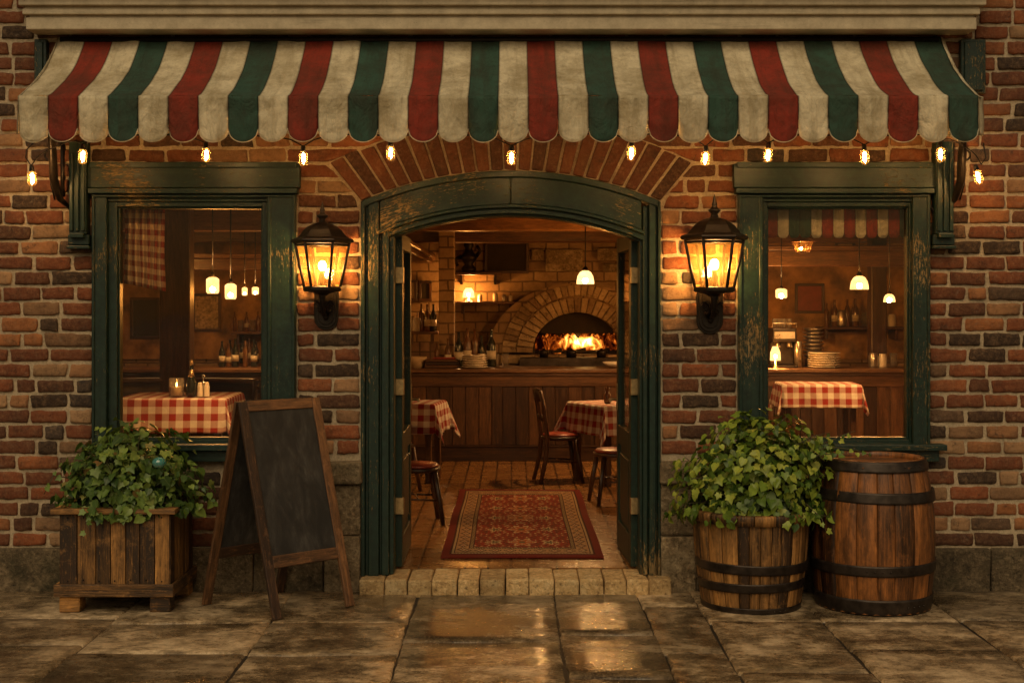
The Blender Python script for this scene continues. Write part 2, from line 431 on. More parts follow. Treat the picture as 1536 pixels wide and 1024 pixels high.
def m_lantern_glass():
    g = G('seeded_lantern_glass'); o = g.obj(); n = g.noise(o, 70, 4, .7)
    tr = g.n('BsdfTransparent', {'Color': (1, .88, .62)}).outputs[0]
    tl = g.n('BsdfTranslucent', {'Color': g.mix(g.mr(n, .3, .7), (.95, .42, .08), (1, .60, .2)), 'Normal': g.bump(n, .5, .004)}).outputs[0]
    gl = g.n('BsdfGlossy', {'Roughness': .12, 'Normal': g.bump(n, .5, .003)}).outputs[0]
    s = g.mixs(g.mr(n, .35, .7, .03, .12), tr, tl)
    return g.end(g.mixs(.05, s, gl))
M['lglass'] = m_lantern_glass()
def m_emit(name, c, st, var=False):
    g = G(name)
    if var:
        n = g.noise(g.obj(), 18, 4, .6)
        e = g.n('Emission', {'Color': c, 'Strength': g.mr(n, .3, .7, st * .6, st * 1.3)})
    else: e = g.n('Emission', {'Color': c, 'Strength': st})
    return g.end(e.outputs[0])
M['e_lantern'] = m_emit('lantern_bulb_glow', (1, .54, .18), 640)
M['e_fil'] = m_emit('filament_glow', (1, .60, .26), 430)
M['e_pend'] = m_emit('pendant_bulb_glow', (1, .52, .18), 3800)
def m_shade():
    g = G('glowing_glass_shade'); n = g.noise(g.obj(), 18, 4, .6)
    tr = g.n('BsdfTransparent', {'Color': (1, .85, .6)}).outputs[0]
    e = g.n('Emission', {'Color': (1, .60, .22), 'Strength': g.mr(n, .3, .7, 2.2, 4.5)}).outputs[0]
    return g.end(g.mixs(.5, tr, e))
M['e_shade'] = m_shade()
M['e_candle'] = m_emit('candle_flame', (1, .5, .15), 60)
def _fire():
    g = G('flame'); o = g.obj(); n = g.noise(g.map(o, (1, 1, .6)), 8, 5, .65, 1.0)
    d = g.n('VectorMath', operation='LENGTH'); g.set(d.inputs[0], g.map(o, (3.2, 0, 6.5), (0, 0, -6.5 * 1.32)))
    core = g.mr(d.outputs['Value'], 0, .8, 1, 0); f = g.math('ADD', g.math('MULTIPLY', n, .9), g.math('MULTIPLY', core, .36))
    col = g.ramp(f, [(.36, (.8, .05, .003)), (.5, (1, .17, .012)), (.64, (1, .38, .05)), (.85, (1, .7, .25))])
    return g.end(g.n('Emission', {'Color': col, 'Strength': g.math('POWER', g.mr(f, .38, .95, .2, 2.7), 3.)}).outputs[0])
M['fire'] = _fire()
def _gingham(name, per=.12, a=(.60, .55, .46), b=(.25, .022, .015)):
    g = G(name); sx = g.n('SeparateXYZ', {0: g.uvm()}).outputs
    st = lambda k: g.math('LESS_THAN', g.math('FRACT', g.math('ADD', g.math('DIVIDE', sx[k], per), 100.)), .5)
    f = g.math('MULTIPLY', g.math('ADD', st(0), st(1)), .5)
    col = g.mix(g.math('POWER', f, .8), a, b)
    n = g.noise(g.obj(), 9, 5, .65, .6); wv = g.noise(g.map(g.uvm(), (500, 500, 1)), 1, 2)
    col = g.mix(g.mr(n, .4, .75, 0, .35), col, (.14, .06, .035))
    nrm = g.bump(wv, .2, .001); nrm = g.bump(n, .4, .01, nrm)
    return g.end(g.mixs(.15, g.pr(col, .85, nrm, spec=.2), g.n('BsdfTranslucent', {'Color': col}).outputs[0]))
M['gingham'] = _gingham('red_gingham')
M['gcurt'] = _gingham('curtain_gingham', .075, (.85, .62, .36), (.30, .03, .015))
def _bricktex(name, c1, c2, mo, bw, bh, mort=.012, off=.5, rough=.8, axes='xz', bump=.6, spec=.4):
    g = G(name); sx = g.n('SeparateXYZ', {0: g.pos()}).outputs
    d = {'x': 0, 'y': 1, 'z': 2}
    v = g.n('CombineXYZ', {0: sx[d[axes[0]]], 1: sx[d[axes[1]]], 2: 0.}).outputs[0]
    dn = g.n('TexNoise', {'Vector': g.pos(), 'Scale': 6., 'Detail': 3.}).outputs['Color']
    v = g.mix(.035 if name == 'inner_tan_brick' else .012, v, dn, 'ADD')
    b = g.n('TexBrick', {'Vector': v, 'Color1': c1, 'Color2': c2, 'Mortar': mo, 'Scale': 1., 'Mortar Size': mort,
                         'Mortar Smooth': .3, 'Brick Width': bw, 'Row Height': bh}, offset=off)
    n = g.noise(g.pos(), 12, 6, .7); n2 = g.noise(g.pos(), 2.3, 4, .6)
    col = g.mix(g.mr(n, .45, .75, 0, .5), b.outputs[0], tuple(x * .4 for x in c1))
    col = g.mix(g.mr(n2, .45, .75, 0, .5), col, tuple(x * .5 for x in c2))
    h = g.math('SUBTRACT', g.math('MULTIPLY', n, .3), b.outputs['Fac'])
    return g.end(g.pr(col, g.mr(n, .3, .7, rough * .7, rough), g.bump(h, bump, .01), spec=spec))
M['tile'] = _bricktex('terracotta_floor_tile', (.17, .075, .022), (.30, .145, .048), (.022, .012, .006), .158, .158, .009, 0, .30, 'xy', .35, .5)
M['inwall'] = _bricktex('inner_tan_brick', (.30, .19, .10), (.42, .28, .15), (.13, .08, .045), .30, .13, .012)
M['inwallx'] = _bricktex('inner_side_brick', (.22, .11, .055), (.33, .18, .09), (.13, .08, .045), .26, .10, .012, axes='yz')
M['insplash'] = _bricktex('counter_wall_tile', (.34, .2, .12), (.14, .08, .05), (.09, .055, .03), .13, .13, .01, 0, .4)
M['ovenbrick'] = m_brick('oven_brick', [(0, (.30, .20, .11)), (.5, (.52, .38, .21)), (1, (.66, .50, .30))])
M['plaster'] = m_plain('ochre_plaster', (.32, .17, .055), .8, 0, .75, 4, .3)
M['soot'] = m_plain('oven_soot', (.03, .02, .012), .9, 0, .4, 8, .4)
M['ceram'] = m_plain('white_crockery', (.62, .55, .44), .25, 0, .1, 10, 0)
M['steel'] = m_plain('dull_steel', (.45, .4, .33), .3, .9, .2, 12, .1)
M['copper'] = m_plain('copper', (.5, .22, .1), .35, .8, .2, 12, .1)
M['redpad'] = m_plain('red_seat_leather', (.22, .035, .018), .4, 0, .3, 10, .2)
M['picture'] = m_plain('faded_picture', (.4, .28, .14), .6, 0, .7, 28, 0)
M['paper'] = m_plain('aged_paper', (.42, .30, .17), .7, 0, .3, 8, 0)
M['teal'] = m_glass('teal_glass', (.08, .45, .42), .3, .35)
M['white_salt'] = m_plain('candle_wax', (.75, .6, .38), .5, 0, .1)
def _rug():
    g = G('woven_rug'); c = g.n('Attribute', attribute_name='pat').outputs['Color']
    n = g.noise(g.obj(), 90, 4, .8); n2 = g.noise(g.obj(), 5, 4)
    col = g.mix(g.mr(n, .3, .7, 0, .35), c, (.05, .02, .01))
    col = g.mix(g.mr(n2, .45, .75, 0, .35), col, (.10, .04, .02))
    return g.end(g.pr(col, .95, g.bump(n, .7, .006), spec=.1))
M['rug'] = _rug()

FLOOR = .105
# ================================================================== GROUND
b = MB(); b.box(-150, 150, -150, 150, -.6, -.028, t=.5); tag(b.build('street', M['asphalt']), kind='structure')
b = MB(); b.box(-9, 9, -6.2, .4, -.2, -.016, t=.5)
cols = [(-9, -5.8, [0, -1.1, -2.3]), (-5.8, -4.6, [0, -.7, -1.9]), (-4.6, -3.45, [0, -1.2, -2.2]), (-3.45, -2.40, [0, -.80, -1.45, -2.5]), (-2.40, -1.45, [0, -.92, -1.62, -2.6]),
        (-1.45, -.62, [0, -.90, -1.66, -2.4]), (-.62, .28, [0, -1.37, -2.6]), (.28, .83, [0, -1.2, -2.1]),
        (.83, 1.18, [0, -.50, -1.61, -2.5]), (1.18, 1.87, [0, -.89, -2.0]), (1.87, 2.70, [0, -.88, -1.55, -2.4]),
        (2.70, 3.6, [0, -.86, -1.9]), (3.6, 4.7, [0, -1.1, -2.2]), (4.7, 5.9, [0, -.8, -2.0]), (5.9, 9, [0, -1.2, -2.4])]
def slab(b, x0, x1, y0, y1):
    t = random.random(); g_ = .004; sd_ = random.random() * 100
    j = [random.uniform(-.012, .012) for _ in range(8)]; tx, ty = random.uniform(-.003, .003), random.uniform(-.003, .003)
    c = [(x0 + g_ + j[0], y0 + g_ + j[1]), (x1 - g_ + j[0] * .5, y0 + g_ + j[3]), (x1 - g_ + j[4], y1 - g_ + j[5] * .6), (x0 + g_ + j[6], y1 - g_ + j[7] * .6)]
    nu, nv = max(4, int((x1 - x0) / .07)), max(4, int((y1 - y0) / .07))
    def rm(u, n, L):
        if 0 < u < 1.5 / n: return .009 / L
        if 1 - 1.5 / n < u < 1: return 1 - .009 / L
        return u
    def fn(u, v):
        u = rm(u, nu, x1 - x0); v = rm(v, nv, y1 - y0)
        x = (c[0][0] * (1 - u) + c[1][0] * u) * (1 - v) + (c[3][0] * (1 - u) + c[2][0] * u) * v
        y = (c[0][1] * (1 - u) + c[1][1] * u) * (1 - v) + (c[3][1] * (1 - u) + c[2][1] * u) * v
        e = min(u * (x1 - x0), (1 - u) * (x1 - x0), v * (y1 - y0), (1 - v) * (y1 - y0))
        n = mnoise.noise(Vector((x * 2.2, y * 2.2, sd_))) * .005 + mnoise.noise(Vector((x * 8, y * 8, sd_))) * .0025
        if e < .001:
            q = mnoise.noise(Vector((x * 14, y * 14, 3))) * .010; x += q; y += q * .7
        return (x, y, -.0 + n + tx * (u - .5) * 2 + ty * (v - .5) * 2 - (.016 if e < .001 else 0))
    b.grid(fn, nu, nv, t=t)
top = MB()
for x0, x1, ys in cols:
    ys = list(ys)
    while ys[-1] > -5.6: ys.append(ys[-1] - random.uniform(.7, 1.2))
    for y1, y0 in zip(ys, ys[1:]): slab(top, x0, x1, y0, y1)
o = b.build('paving_bed', M['dirt']); tag(o, kind='structure')
tag(top.build('stone_pavement', M['pave']), kind='structure')

# ================================================================== BUILDING
def fx(px): return (px - 768) / 225
def fz(py): return (885 - py) / 225
LW = (fx(141), fx(445)); RW = (fx(1106), fx(1392)); WZ = (fz(688), fz(250))
DX = (fx(541), fx(991)); ACX = (DX[0] + DX[1]) / 2; AHW = (DX[1] - DX[0]) / 2
ASP = fz(302); ATOP = fz(256); SAG = ATOP - ASP
ARAD = (AHW ** 2 + SAG ** 2) / (2 * SAG); ACZ = ATOP - ARAD
def arch_z(x, rad=ARAD, cz=ACZ): return cz + math.sqrt(max(rad ** 2 - (x - ACX) ** 2, 0))
B = thing('restaurant_building', 'old red brick restaurant front with green joinery around an open arched doorway', 'building')
WT = .30   # wall thickness
mb = MB(); TOPZ = 4.7
for a, c, z0, z1 in ((-6.2, LW[0], -.2, TOPZ), (LW[0], LW[1], -.2, WZ[0]), (LW[0], LW[1], WZ[1], TOPZ), (LW[1], DX[0], -.2, TOPZ),
                     (DX[1], RW[0], -.2, TOPZ), (RW[0], RW[1], -.2, WZ[0]), (RW[0], RW[1], WZ[1], TOPZ), (RW[1], 6.2, -.2, TOPZ)):
    mb.box(a, c, 0, WT, z0, z1, t=.5)
N = 24
xs = [DX[0] + (DX[1] - DX[0]) * i / N for i in range(N + 1)]
mb.prism([(x, arch_z(x)) for x in xs] + [(DX[1], TOPZ), (DX[0], TOPZ)], 0, WT, t=.5)
mb.build('wall', M['mortar'], B)
# arch ring of flared voussoirs
NV = 23; A0 = math.asin(AHW / ARAD); FL = R(40); VL = .335
def vpt(t, L):   # t in -1..1
    a = A0 * t; x = ACX + ARAD * math.sin(a); z = ACZ + ARAD * math.cos(a)
    d = FL * t; return (x + L * math.sin(d), z + L * math.cos(d))
ring = MB()
for k in range(NV):
    t0, t1 = -1 + 2 * k / NV, -1 + 2 * (k + 1) / NV; g_ = .0025
    L1 = VL + random.uniform(-.02, .012)
    p = [vpt(t0 + .005, .004), vpt(t1 - .005, .004), vpt(t1 - .005, L1), vpt(t0 + .005, L1)]
    def sh(q, r, s):
        dx, dz = r[0] - q[0], r[1] - q[1]; l = math.hypot(dx, dz); return (q[0] + dx / l * s, q[1] + dz / l * s)
    pp = [sh(p[0], p[1], g_), sh(p[1], p[0], g_), sh(p[2], p[3], g_), sh(p[3], p[2], g_)]
    pp = [(x + random.uniform(-.004, .004), z + random.uniform(-.004, .004)) for x, z in pp]
    y0 = -.016 + random.uniform(-.006, .004)
    P = [(pp[0][0], y0, pp[0][1]), (pp[1][0], y0, pp[1][1]), (pp[1][0], .06, pp[1][1]), (pp[0][0], .06, pp[0][1]),
         (pp[3][0], y0, pp[3][1]), (pp[2][0], y0, pp[2][1]), (pp[2][0], .06, pp[2][1]), (pp[3][0], .06, pp[3][1])]
    ring.hexa(P)
ring.build('brick_arch', M['arch_brick'], B, bevel=.009, seg=2)
outer = [vpt(-1 + 2 * i / 40, VL - .005) for i in range(41)]
def ring_hw(z):
    zb, zo = arch_z(DX[0]), outer[0][1]
    if z < ASP - .02: return AHW
    if z <= zo:
        f = max(0, (z - zb) / (zo - zb)); return AHW * (1 - f) + abs(outer[0][0] - ACX) * f
    for i in range(20):
        if outer[i][1] <= z <= outer[i + 1][1]:
            f = (z - outer[i][1]) / (outer[i + 1][1] - outer[i][1] + 1e-9)
            return abs(outer[i][0] - ACX) * (1 - f) + abs(outer[i + 1][0] - ACX) * f
    return 0
bk = MB(); PZ = fz(820); CH = .1022; BL = .258; MG = .0105
QZ = fz(692)      # top of the stone blocks beside the door
def brick(bk, x0, x1, z0, z1, a0=0, a1=0):
    j = .006; y0 = -.014 + random.uniform(-.006, .004); r = lambda: random.uniform(-j, j)
    c = [(x0 + MG + r(), z0 + MG + r()), (x1 - MG + r(), z0 + MG + r()), (x1 + a1 - MG + r(), z1 - MG + r()), (x0 + a0 + MG + r(), z1 - MG + r())]
    ty, tz = random.uniform(-.003, .003), random.uniform(-.003, .003)
    t = min(max(random.gauss(.42, .28), 0), 1); sd_ = random.random() * 50
    L, H = max(x1 - x0 - 2 * MG, .03), z1 - z0 - 2 * MG
    eu, ev = min(.006 / L, .25), .006 / H; n_ = 7 if L > .12 else 3
    us = [0, eu] + [eu + (1 - 2 * eu) * k / n_ for k in range(1, n_)] + [1 - eu, 1]; vs = [0, ev, .32, .5, .68, 1 - ev, 1]
    b0 = len(bk.v); nu_, nv_ = len(us), len(vs); cor = random.uniform(.5, 1.6)
    for jv, v in enumerate(vs):
        for iu, u in enumerate(us):
            x = (c[0][0] * (1 - u) + c[1][0] * u) * (1 - v) + (c[3][0] * (1 - u) + c[2][0] * u) * v
            z = (c[0][1] * (1 - u) + c[1][1] * u) * (1 - v) + (c[3][1] * (1 - u) + c[2][1] * u) * v
            e1 = iu in (0, nu_ - 1); e2 = jv in (0, nv_ - 1)
            y = y0 + ty * (u - .5) * 2 + tz * (v - .5) * 2 + .003 * mnoise.noise(Vector((x * 22, z * 22, sd_)))
            if e1 or e2:
                y += .007
                x += .008 * mnoise.noise(Vector((x * 26, z * 26, sd_ + 9))); z += .008 * mnoise.noise(Vector((x * 30, z * 30, sd_ + 19)))
            if e1 and e2: x += (.006 if u == 0 else -.006) * cor; z += (.005 if v == 0 else -.005) * cor
            elif (iu in (1, nu_ - 2)) and (jv in (1, nv_ - 2)): y += .003 * cor
            bk.v.append((x, y, z))
    for jv in range(nv_ - 1):
        for iu in range(nu_ - 1):
            q = b0 + jv * nu_ + iu; bk.face((q, q + 1, q + nu_ + 1, q + nu_), None, t, 0, True)
    ring_ = [b0 + i for i in range(nu_)] + [b0 + k * nu_ + nu_ - 1 for k in range(1, nv_)] + [b0 + (nv_ - 1) * nu_ + i for i in range(nu_ - 2, -1, -1)] + [b0 + k * nu_ for k in range(nv_ - 2, 0, -1)]
    b1 = len(bk.v); bk.v += [(bk.v[i][0], .03, bk.v[i][2]) for i in ring_]; m_ = len(ring_)
    for k in range(m_): bk.face((ring_[k], b1 + k, b1 + (k + 1) % m_, ring_[(k + 1) % m_]), None, t, 0, True)
row = 0; z = PZ
while z < 4.6:
    z1 = z + CH; cuts = []
    if z1 > WZ[0] + .01 and z < WZ[1] - .01: cuts += [LW, RW]
    hw = ring_hw(z + .004) if z < outer[20][1] else 0; sl = max(-.2, min(.12, ring_hw(z1 - .004) - hw)) if hw else 0
    if z1 < ASP: hw = AHW; sl = 0
    if z < QZ: hw = AHW + (.24 if row % 2 else .24)
    if hw: cuts.append((ACX - hw, ACX + hw))
    cuts.sort()
    segs = []; x = -6.2
    for c in cuts: segs.append((x, c[0])); x = c[1]
    segs.append((x, 6.2))
    for s0, s1 in segs:
        # running bond with varying lengths, cut to whole bricks at the ends
        x = s0; first = True
        ph = (row % 2) * .5
        if s0 == -6.2: x = s0 - ph * BL
        while x < s1 - .02:
            L = BL * random.choice((1, 1, 1, 1.04, .96, .9, 1.08))
            if random.random() < .10: L = BL * .55
            if first and s0 != -6.2: L = BL * (.5 if row % 2 else 1) * random.uniform(.9, 1.05)
            first = False
            e = x + L
            if s1 - e < .10: e = s1
            brick(bk, max(x, s0), e, z, z1, sl if (hw and abs(max(x, s0) - ACX - hw) < 1e-6) else 0, -sl if (hw and abs(e - ACX + hw) < 1e-6) else 0); x = e
    z = z1; row += 1
bk.build('brickwork', M['brick'], B)
# plinth and quoin stones
pl = MB()
def stones(b, x0, x1, z0, z1, y0, lens, yb=.05, j=.006):
    x = x0
    while x < x1 - .05:
        L = random.uniform(*lens); e = x + L
        if x1 - e < lens[0] * .5: e = x1
        b.box(x + .004, e - .004, y0 + random.uniform(-.008, .004), yb, z0, z1 - .004, j=j); x = e
stones(pl, -6.2, DX[0] - .24, -.05, PZ, -.035, (.7, 1.1)); pl.build('plinth', M['plinth'], B, bevel=.014, seg=2)
pl = MB(); stones(pl, DX[1] + .24, 6.2, -.05, PZ, -.035, (.7, 1.1)); pl.build('plinth', M['plinth'], B, bevel=.014, seg=2)
for s in (-1, 1):
    a = DX[0] if s < 0 else DX[1]; q = MB()
    def qb(w_, y0, z0, z1, ins=0):
        x0, x1 = (a - w_, a - ins) if s < 0 else (a + ins, a + w_)
        q.box(x0, x1, y0, .06, z0, z1, j=.006)
    qb(.245, -.075, fz(724), QZ + .005, -.012); qb(.232, -.030, fz(802), fz(724) - .006); qb(.236, -.036, -.03, fz(802) - .006)
    q.build('quoin', M['quoin'], B, bevel=.018, seg=3)
# doorstep blocks
st = MB(); x = fx(538) * .985
edges = [x]
while x < fx(1003) * .985 - .1: x += random.uniform(.145, .172); edges.append(x)
for a, c in zip(edges, edges[1:]):
    y0 = -.135 + random.uniform(-.008, .006)
    st.box(a + .003, c - .003, y0, .24, -.03, .100 + random.uniform(-.004, .004), j=.004)
st.build('doorstep', M['step'], B, bevel=.013, seg=3)

# cornice
cn = MB()
for (x0, x1, yo, z0, z1) in ((-3.17, 3.03, -.20, 3.695, 3.775), (-3.185, 3.045, -.225, 3.788, 3.828), (-3.20, 3.075, -.255, 3.842, 3.90),
                             (-3.235, 3.11, -.30, 3.90, 3.965), (-3.26, 3.14, -.34, 3.975, 4.07), 
                             (-3.15, 3.02, -.195, 3.76, 3.80), (-3.17, 3.04, -.22, 3.81, 3.86), (-3.2, 3.08, -.27, 3.95, 3.99)):
    cn.box(x0, x1, yo, -.002, z0, z1)
cn.build('cornice', M['cornice'], B, bevel=.007, seg=2)
# green posts beside the awning top
for x0, x1 in ((fx(56), fx(74)), (fx(1437), fx(1474))):
    p = MB(); p.box(x0, x1, -.06, -.004, 3.30, 3.66); p.box(x0 + .02, x1 - .02, -.075, -.05, 3.32, 3.64); p.build('awning_post', M['green'], B, bevel=.004)

# ------------------------------------------------------------------ windows
def window(x0, x1, gx0, gx1, lw, rw, hx0, hx1, sx0, sx1):
    z0, z1 = fz(674), fz(292)
    f = MB()
    f.box(x0, x0 + lw, -.055, .10, z0, z1); f.box(x1 - rw, x1, -.055, .10, z0, z1)          # outer posts
    f.box(x0 + lw, x1 - rw, -.03, .10, fz(303), z1)
    # stepped mouldings towards the sash
    for k, (ins, yy) in enumerate(((.022, -.068), )):
        f.box(x0 + .004, x0 + ins, yy, -.05, z0, z1); f.box(x1 - ins, x1 - .004, yy, -.05, z0, z1)
    if lw > .12: f.box(x0 + lw - .03, x0 + lw - .006, -.066, -.05, z0, z1)
    if rw > .12: f.box(x1 - rw + .006, x1 - rw + .03, -.066, -.05, z0, z1)
    fo = f.build('window', M['green'], B, bevel=.004)
    s = MB(); ia, ib = x0 + lw, x1 - rw; zt = fz(303); zb = z0
    a1 = gx0; b1 = gx1; gt, gb = fz(313), fz(656)
    s.box(ia, a1 - .012, -.012, .09, zb, zt); s.box(b1 + .012, ib, -.012, .09, zb, zt)
    s.box(a1 - .012, b1 + .012, -.010, .09, gt + .012, zt); s.box(a1 - .012, b1 + .012, -.010, .09, zb, gb - .012)
    s.box(a1 - .012, a1, .012, .085, gb - .012, gt + .012); s.box(b1, b1 + .012, .012, .085, gb - .012, gt + .012)
    s.box(a1, b1, .012, .085, gt, gt + .012); s.box(a1, b1, .012, .085, gb - .012, gb)
    s.build('sash', M['green'], fo, bevel=.003)
    g = MB(); g.box(a1 - .004, b1 + .004, .046, .050, gb - .004, gt + .004); g.build('pane', M['pane'], fo)
    h = MB(); h.box(hx0, hx1, -.075, -.004, fz(283), WZ[1] + .012)
    h.box(hx0 + .02, hx1 - .02, -.09, -.004, WZ[1] - .016, WZ[1] + .022)
    h.box(hx0 + .012, hx1 - .012, -.105, -.004, fz(292), fz(284)); h.box(hx0 + .035, hx1 - .035, -.070, -.004, fz(297), fz(292) - .002)
    h.build('header', M['green'], fo, bevel=.005, seg=2)
    sl = MB(); sl.box(sx0, sx1, -.13, .06, fz(673), fz(664)); sl.box(sx0 + .04, sx1 - .04, -.085, .02, fz(690), fz(673) - .002)
    sl.build('sill', M['green'], fo, bevel=.005, seg=2)
    return fo
w1 = window(LW[0], LW[1], fx(179), fx(391), .098, .19, fx(136), fx(452), fx(132), fx(455)); w1['label'] = 'tall single pane window left of the door, worn green frame'
w2 = window(RW[0], RW[1], fx(1153), fx(1361), .165, .115, fx(1098), fx(1398), fx(1088), fx(1412)); w2['label'] = 'tall single pane window right of the door, worn green frame'
# corbels beside the windows
for xa, xb in ((fx(108), fx(139)), (fx(1394), fx(1426))):
    c = MB(); m_ = (xa + xb) / 2
    c.box(xa + .012, xb - .012, -.10, -.004, fz(352), fz(215))
    for k in range(3):
        xx = xa + .03 + k * (xb - xa - .06) / 2; c.box(xx - .012, xx + .012, -.118, -.095, fz(348), fz(232))
    c.box(xa + .022, xb - .022, -.13, -.004, fz(358), fz(351)); c.box(xa, xb, -.085, -.004, fz(368), fz(353))
    c.box(xa - .006, xb + .006, -.10, -.004, fz(374), fz(369))
    c.build('corbel', M['green'], B, bevel=.005, seg=2)

# ------------------------------------------------------------------ door frame
def arcband(b, x0, x1, r0, r1, y0, y1, n=28, mcz=None, t=.5):
    """curved board between radii r0<r1 about the arch centre"""
    cz = ACZ if mcz is None else mcz
    for i in range(n):
        xa, xb = x0 + (x1 - x0) * i / n, x0 + (x1 - x0) * (i + 1) / n
        z = lambda x, r: cz + math.sqrt(r * r - (x - ACX) ** 2)
        bb = len(b.v)
        for y in (y0, y1):
            b.v += [(xa, y, z(xa, r0)), (xb, y, z(xb, r0)), (xb, y, z(xb, r1)), (xa, y, z(xa, r1))]
        u0, u1 = xa, xb
        uv = [(u0, 0), (u1, 0), (u1, r1 - r0), (u0, r1 - r0)]
        b.face((bb, bb + 1, bb + 2, bb + 3), uv, t); b.face((bb + 7, bb + 6, bb + 5, bb + 4), uv, t)
        b.face((bb, bb + 4, bb + 5, bb + 1), uv, t); b.face((bb + 3, bb + 2, bb + 6, bb + 7), uv, t)
        if i == 0: b.face((bb, bb + 3, bb + 7, bb + 4), uv, t)
        if i == n - 1: b.face((bb + 1, bb + 5, bb + 6, bb + 2), uv, t)
IX0, IX1 = fx(590), fx(960)
df = MB()
zs = ASP + .06
for s, a, i in ((-1, DX[0], IX0), (1, DX[1], IX1)):
    W = abs(i - a)
    def jb(f0, f1, y0, y1, zt):
        xa, xb = a - s * W * f0, a - s * W * f1
        x0, x1 = min(xa, xb), max(xa, xb)
        top0, top1 = arch_z(x0) - .006 + zt, arch_z(x1) - .006 + zt
        zb = .10
        P = [(x0, y0, zb), (x1, y0, zb), (x1, y1, zb), (x0, y1, zb), (x0, y0, top0), (x1, y0, top1), (x1, y1, top1), (x0, y1, top0)]
        df.hexa(P)
    jb(.02, .14, -.03, .12, 0); jb(.14, .24, .005, .12, -.02); jb(.24, .56, -.018, .14, -.03)
    jb(.56, .64, .02, .14, -.05); jb(.64, .86, .0, .20, -.07); jb(.86, 1.0, .035, .22, -.1)
arcband(df, DX[0] + .02, DX[1] - .02, ARAD - .045, ARAD - .004, -.032, .12)
xi0, xi1 = DX[0] + .13, DX[1] - .13
arcband(df, xi0, ACX - .002, ARAD - .225, ARAD - .047, -.014, .12)
arcband(df, ACX + .002, xi1, ARAD - .225, ARAD - .047, -.014, .12)
arcband(df, DX[0] + .11, DX[1] - .11, ARAD - .248, ARAD - .226, -.03, .14)
arcband(df, IX0 - .03, IX1 + .03, ARAD - .285, ARAD - .249, .002, .20)
arcband(df, IX0 - .01, IX1 + .01, ARAD - .30, ARAD - .286, .035, .22)
dfo = df.build('door_frame', M['green'], B, bevel=.004)
# door leaves, swung inwards
def leaf(hx, s, ang, label):
    """hinge at hx, leaf runs inwards; s=+1 for left leaf (front face looks right)"""
    W, T = .86, .05; zb, zt = .115, ASP - .20
    Mx = Matrix.Translation((hx, .21, 0)) @ Matrix.Rotation(ang, 4, 'Z')
    b = MB()      # local x along leaf, y thickness
    b.box(0, .11, -T / 2, T / 2, zb, zt, M=Mx); b.box(W - .11, W, -T / 2, T / 2, zb, zt, M=Mx)
    b.box(.11, W - .11, -T / 2, T / 2, zb, zb + .2, M=Mx); b.box(.11, W - .11, -T / 2, T / 2, zt - .11, zt, M=Mx)
    b.box(.11, W - .11, -T / 2, T / 2, .88, 1.02, M=Mx)
    b.box(.11, W - .11, -T / 2 + .016, T / 2 - .016, zb + .2, .88, M=Mx)
    b.box(.17, W - .17, -T / 2 + .004, T / 2 - .004, zb + .26, .82, M=Mx)
    o = b.build('door', M['green'], B, bevel=.004); o['label'] = label
    g = MB(); g.box(.105, W - .105, -.003, .003, 1.015, zt - .105, M=Mx); g.build('pane', M['pane'], o)
    for z in (fz(412), fz(583), fz(765)):
        h = MB(); h.box(-.035, .02, -T / 2 - .012, T / 2 + .004, z - .055, z + .055, M=Mx); h.build('hinge', M['brass'], o, bevel=.003)
    k = MB(); yy = s * -(T / 2)
    k.box(W - .075, W - .035, min(yy, yy - s * .008), max(yy, yy - s * .008), 1.12, 1.32, M=Mx)
    p = [Mx @ Vector((W - .055, yy - s * .004, 1.2)), Mx @ Vector((W - .055, yy - s * .06, 1.2)), Mx @ Vector((W - .17, yy - s * .065, 1.2))]
    k.tube(p, .011, 8); k.build('handle', M['brass'], o, bevel=.002)
leaf(IX0 + .018, 1, R(90.2), 'left green door leaf folded open into the room')
leaf(IX1 - .018, -1, R(92), 'right green door leaf folded open into the room')

# ------------------------------------------------------------------ interior shell
RX = 5.35; BY = 8.3; CZ = 2.98
fl = MB(); fl.box(-RX, RX, .24, BY, -.1, FLOOR, t=.5); tag(fl.build('tiled_floor', M['tile']), kind='structure')
c = MB(); c.box(-RX - .2, RX + .2, WT, BY + .2, CZ, CZ + .12, t=.4); c.build('ceiling', M['darkwood'], B)
for y, hgt, dep in ((1.6, .16, .22), (3.9, .16, .24), (5.6, .28, .28), (7.5, .32, .26)):
    c = MB(); c.box(-RX, RX, y, y + dep, CZ - hgt, CZ - .002); c.build('beam', M['midwood'], B, bevel=.01)
c = MB(); c.box(-1.27, -.98, .9, BY, CZ - .50, CZ - .45); c.box(-1.24, -1.01, .9, BY, CZ - .56, CZ - .50); c.build('beam', M['midwood'], B, bevel=.012)
c = MB(); c.box(-RX, RX, BY, BY + .15, -.1, CZ, t=.4); c.build('back_wall', M['inwall'], B)
for s in (-1, 1):
    c = MB(); x = s * RX; c.box(min(x, x + s * .2), max(x, x + s * .2), WT, BY, -.1, CZ, t=.4); c.build('side_wall', M['inwallx'], B)
c = MB(); c.box(-6.3, 6.3, WT, 8.7, 3.2, 3.3, t=.4); c.box(-6.3, -6.2, 0, 8.7, -.1, 4.7); c.box(6.2, 6.3, 0, 8.7, -.1, 4.7); c.box(-6.2, 6.2, 8.6, 8.7, -.1, 3.2)
c.build('rear_shell', M['mortar'], B)
for (x0_, x1_) in ((-5.34, -1.32), (2.05, 5.34)):
    c = MB(); c.box(x0_, x1_, BY - .05, BY - .002, 1.2, CZ - .002, t=.4); c.build('plaster_panel', M['plaster'], B)
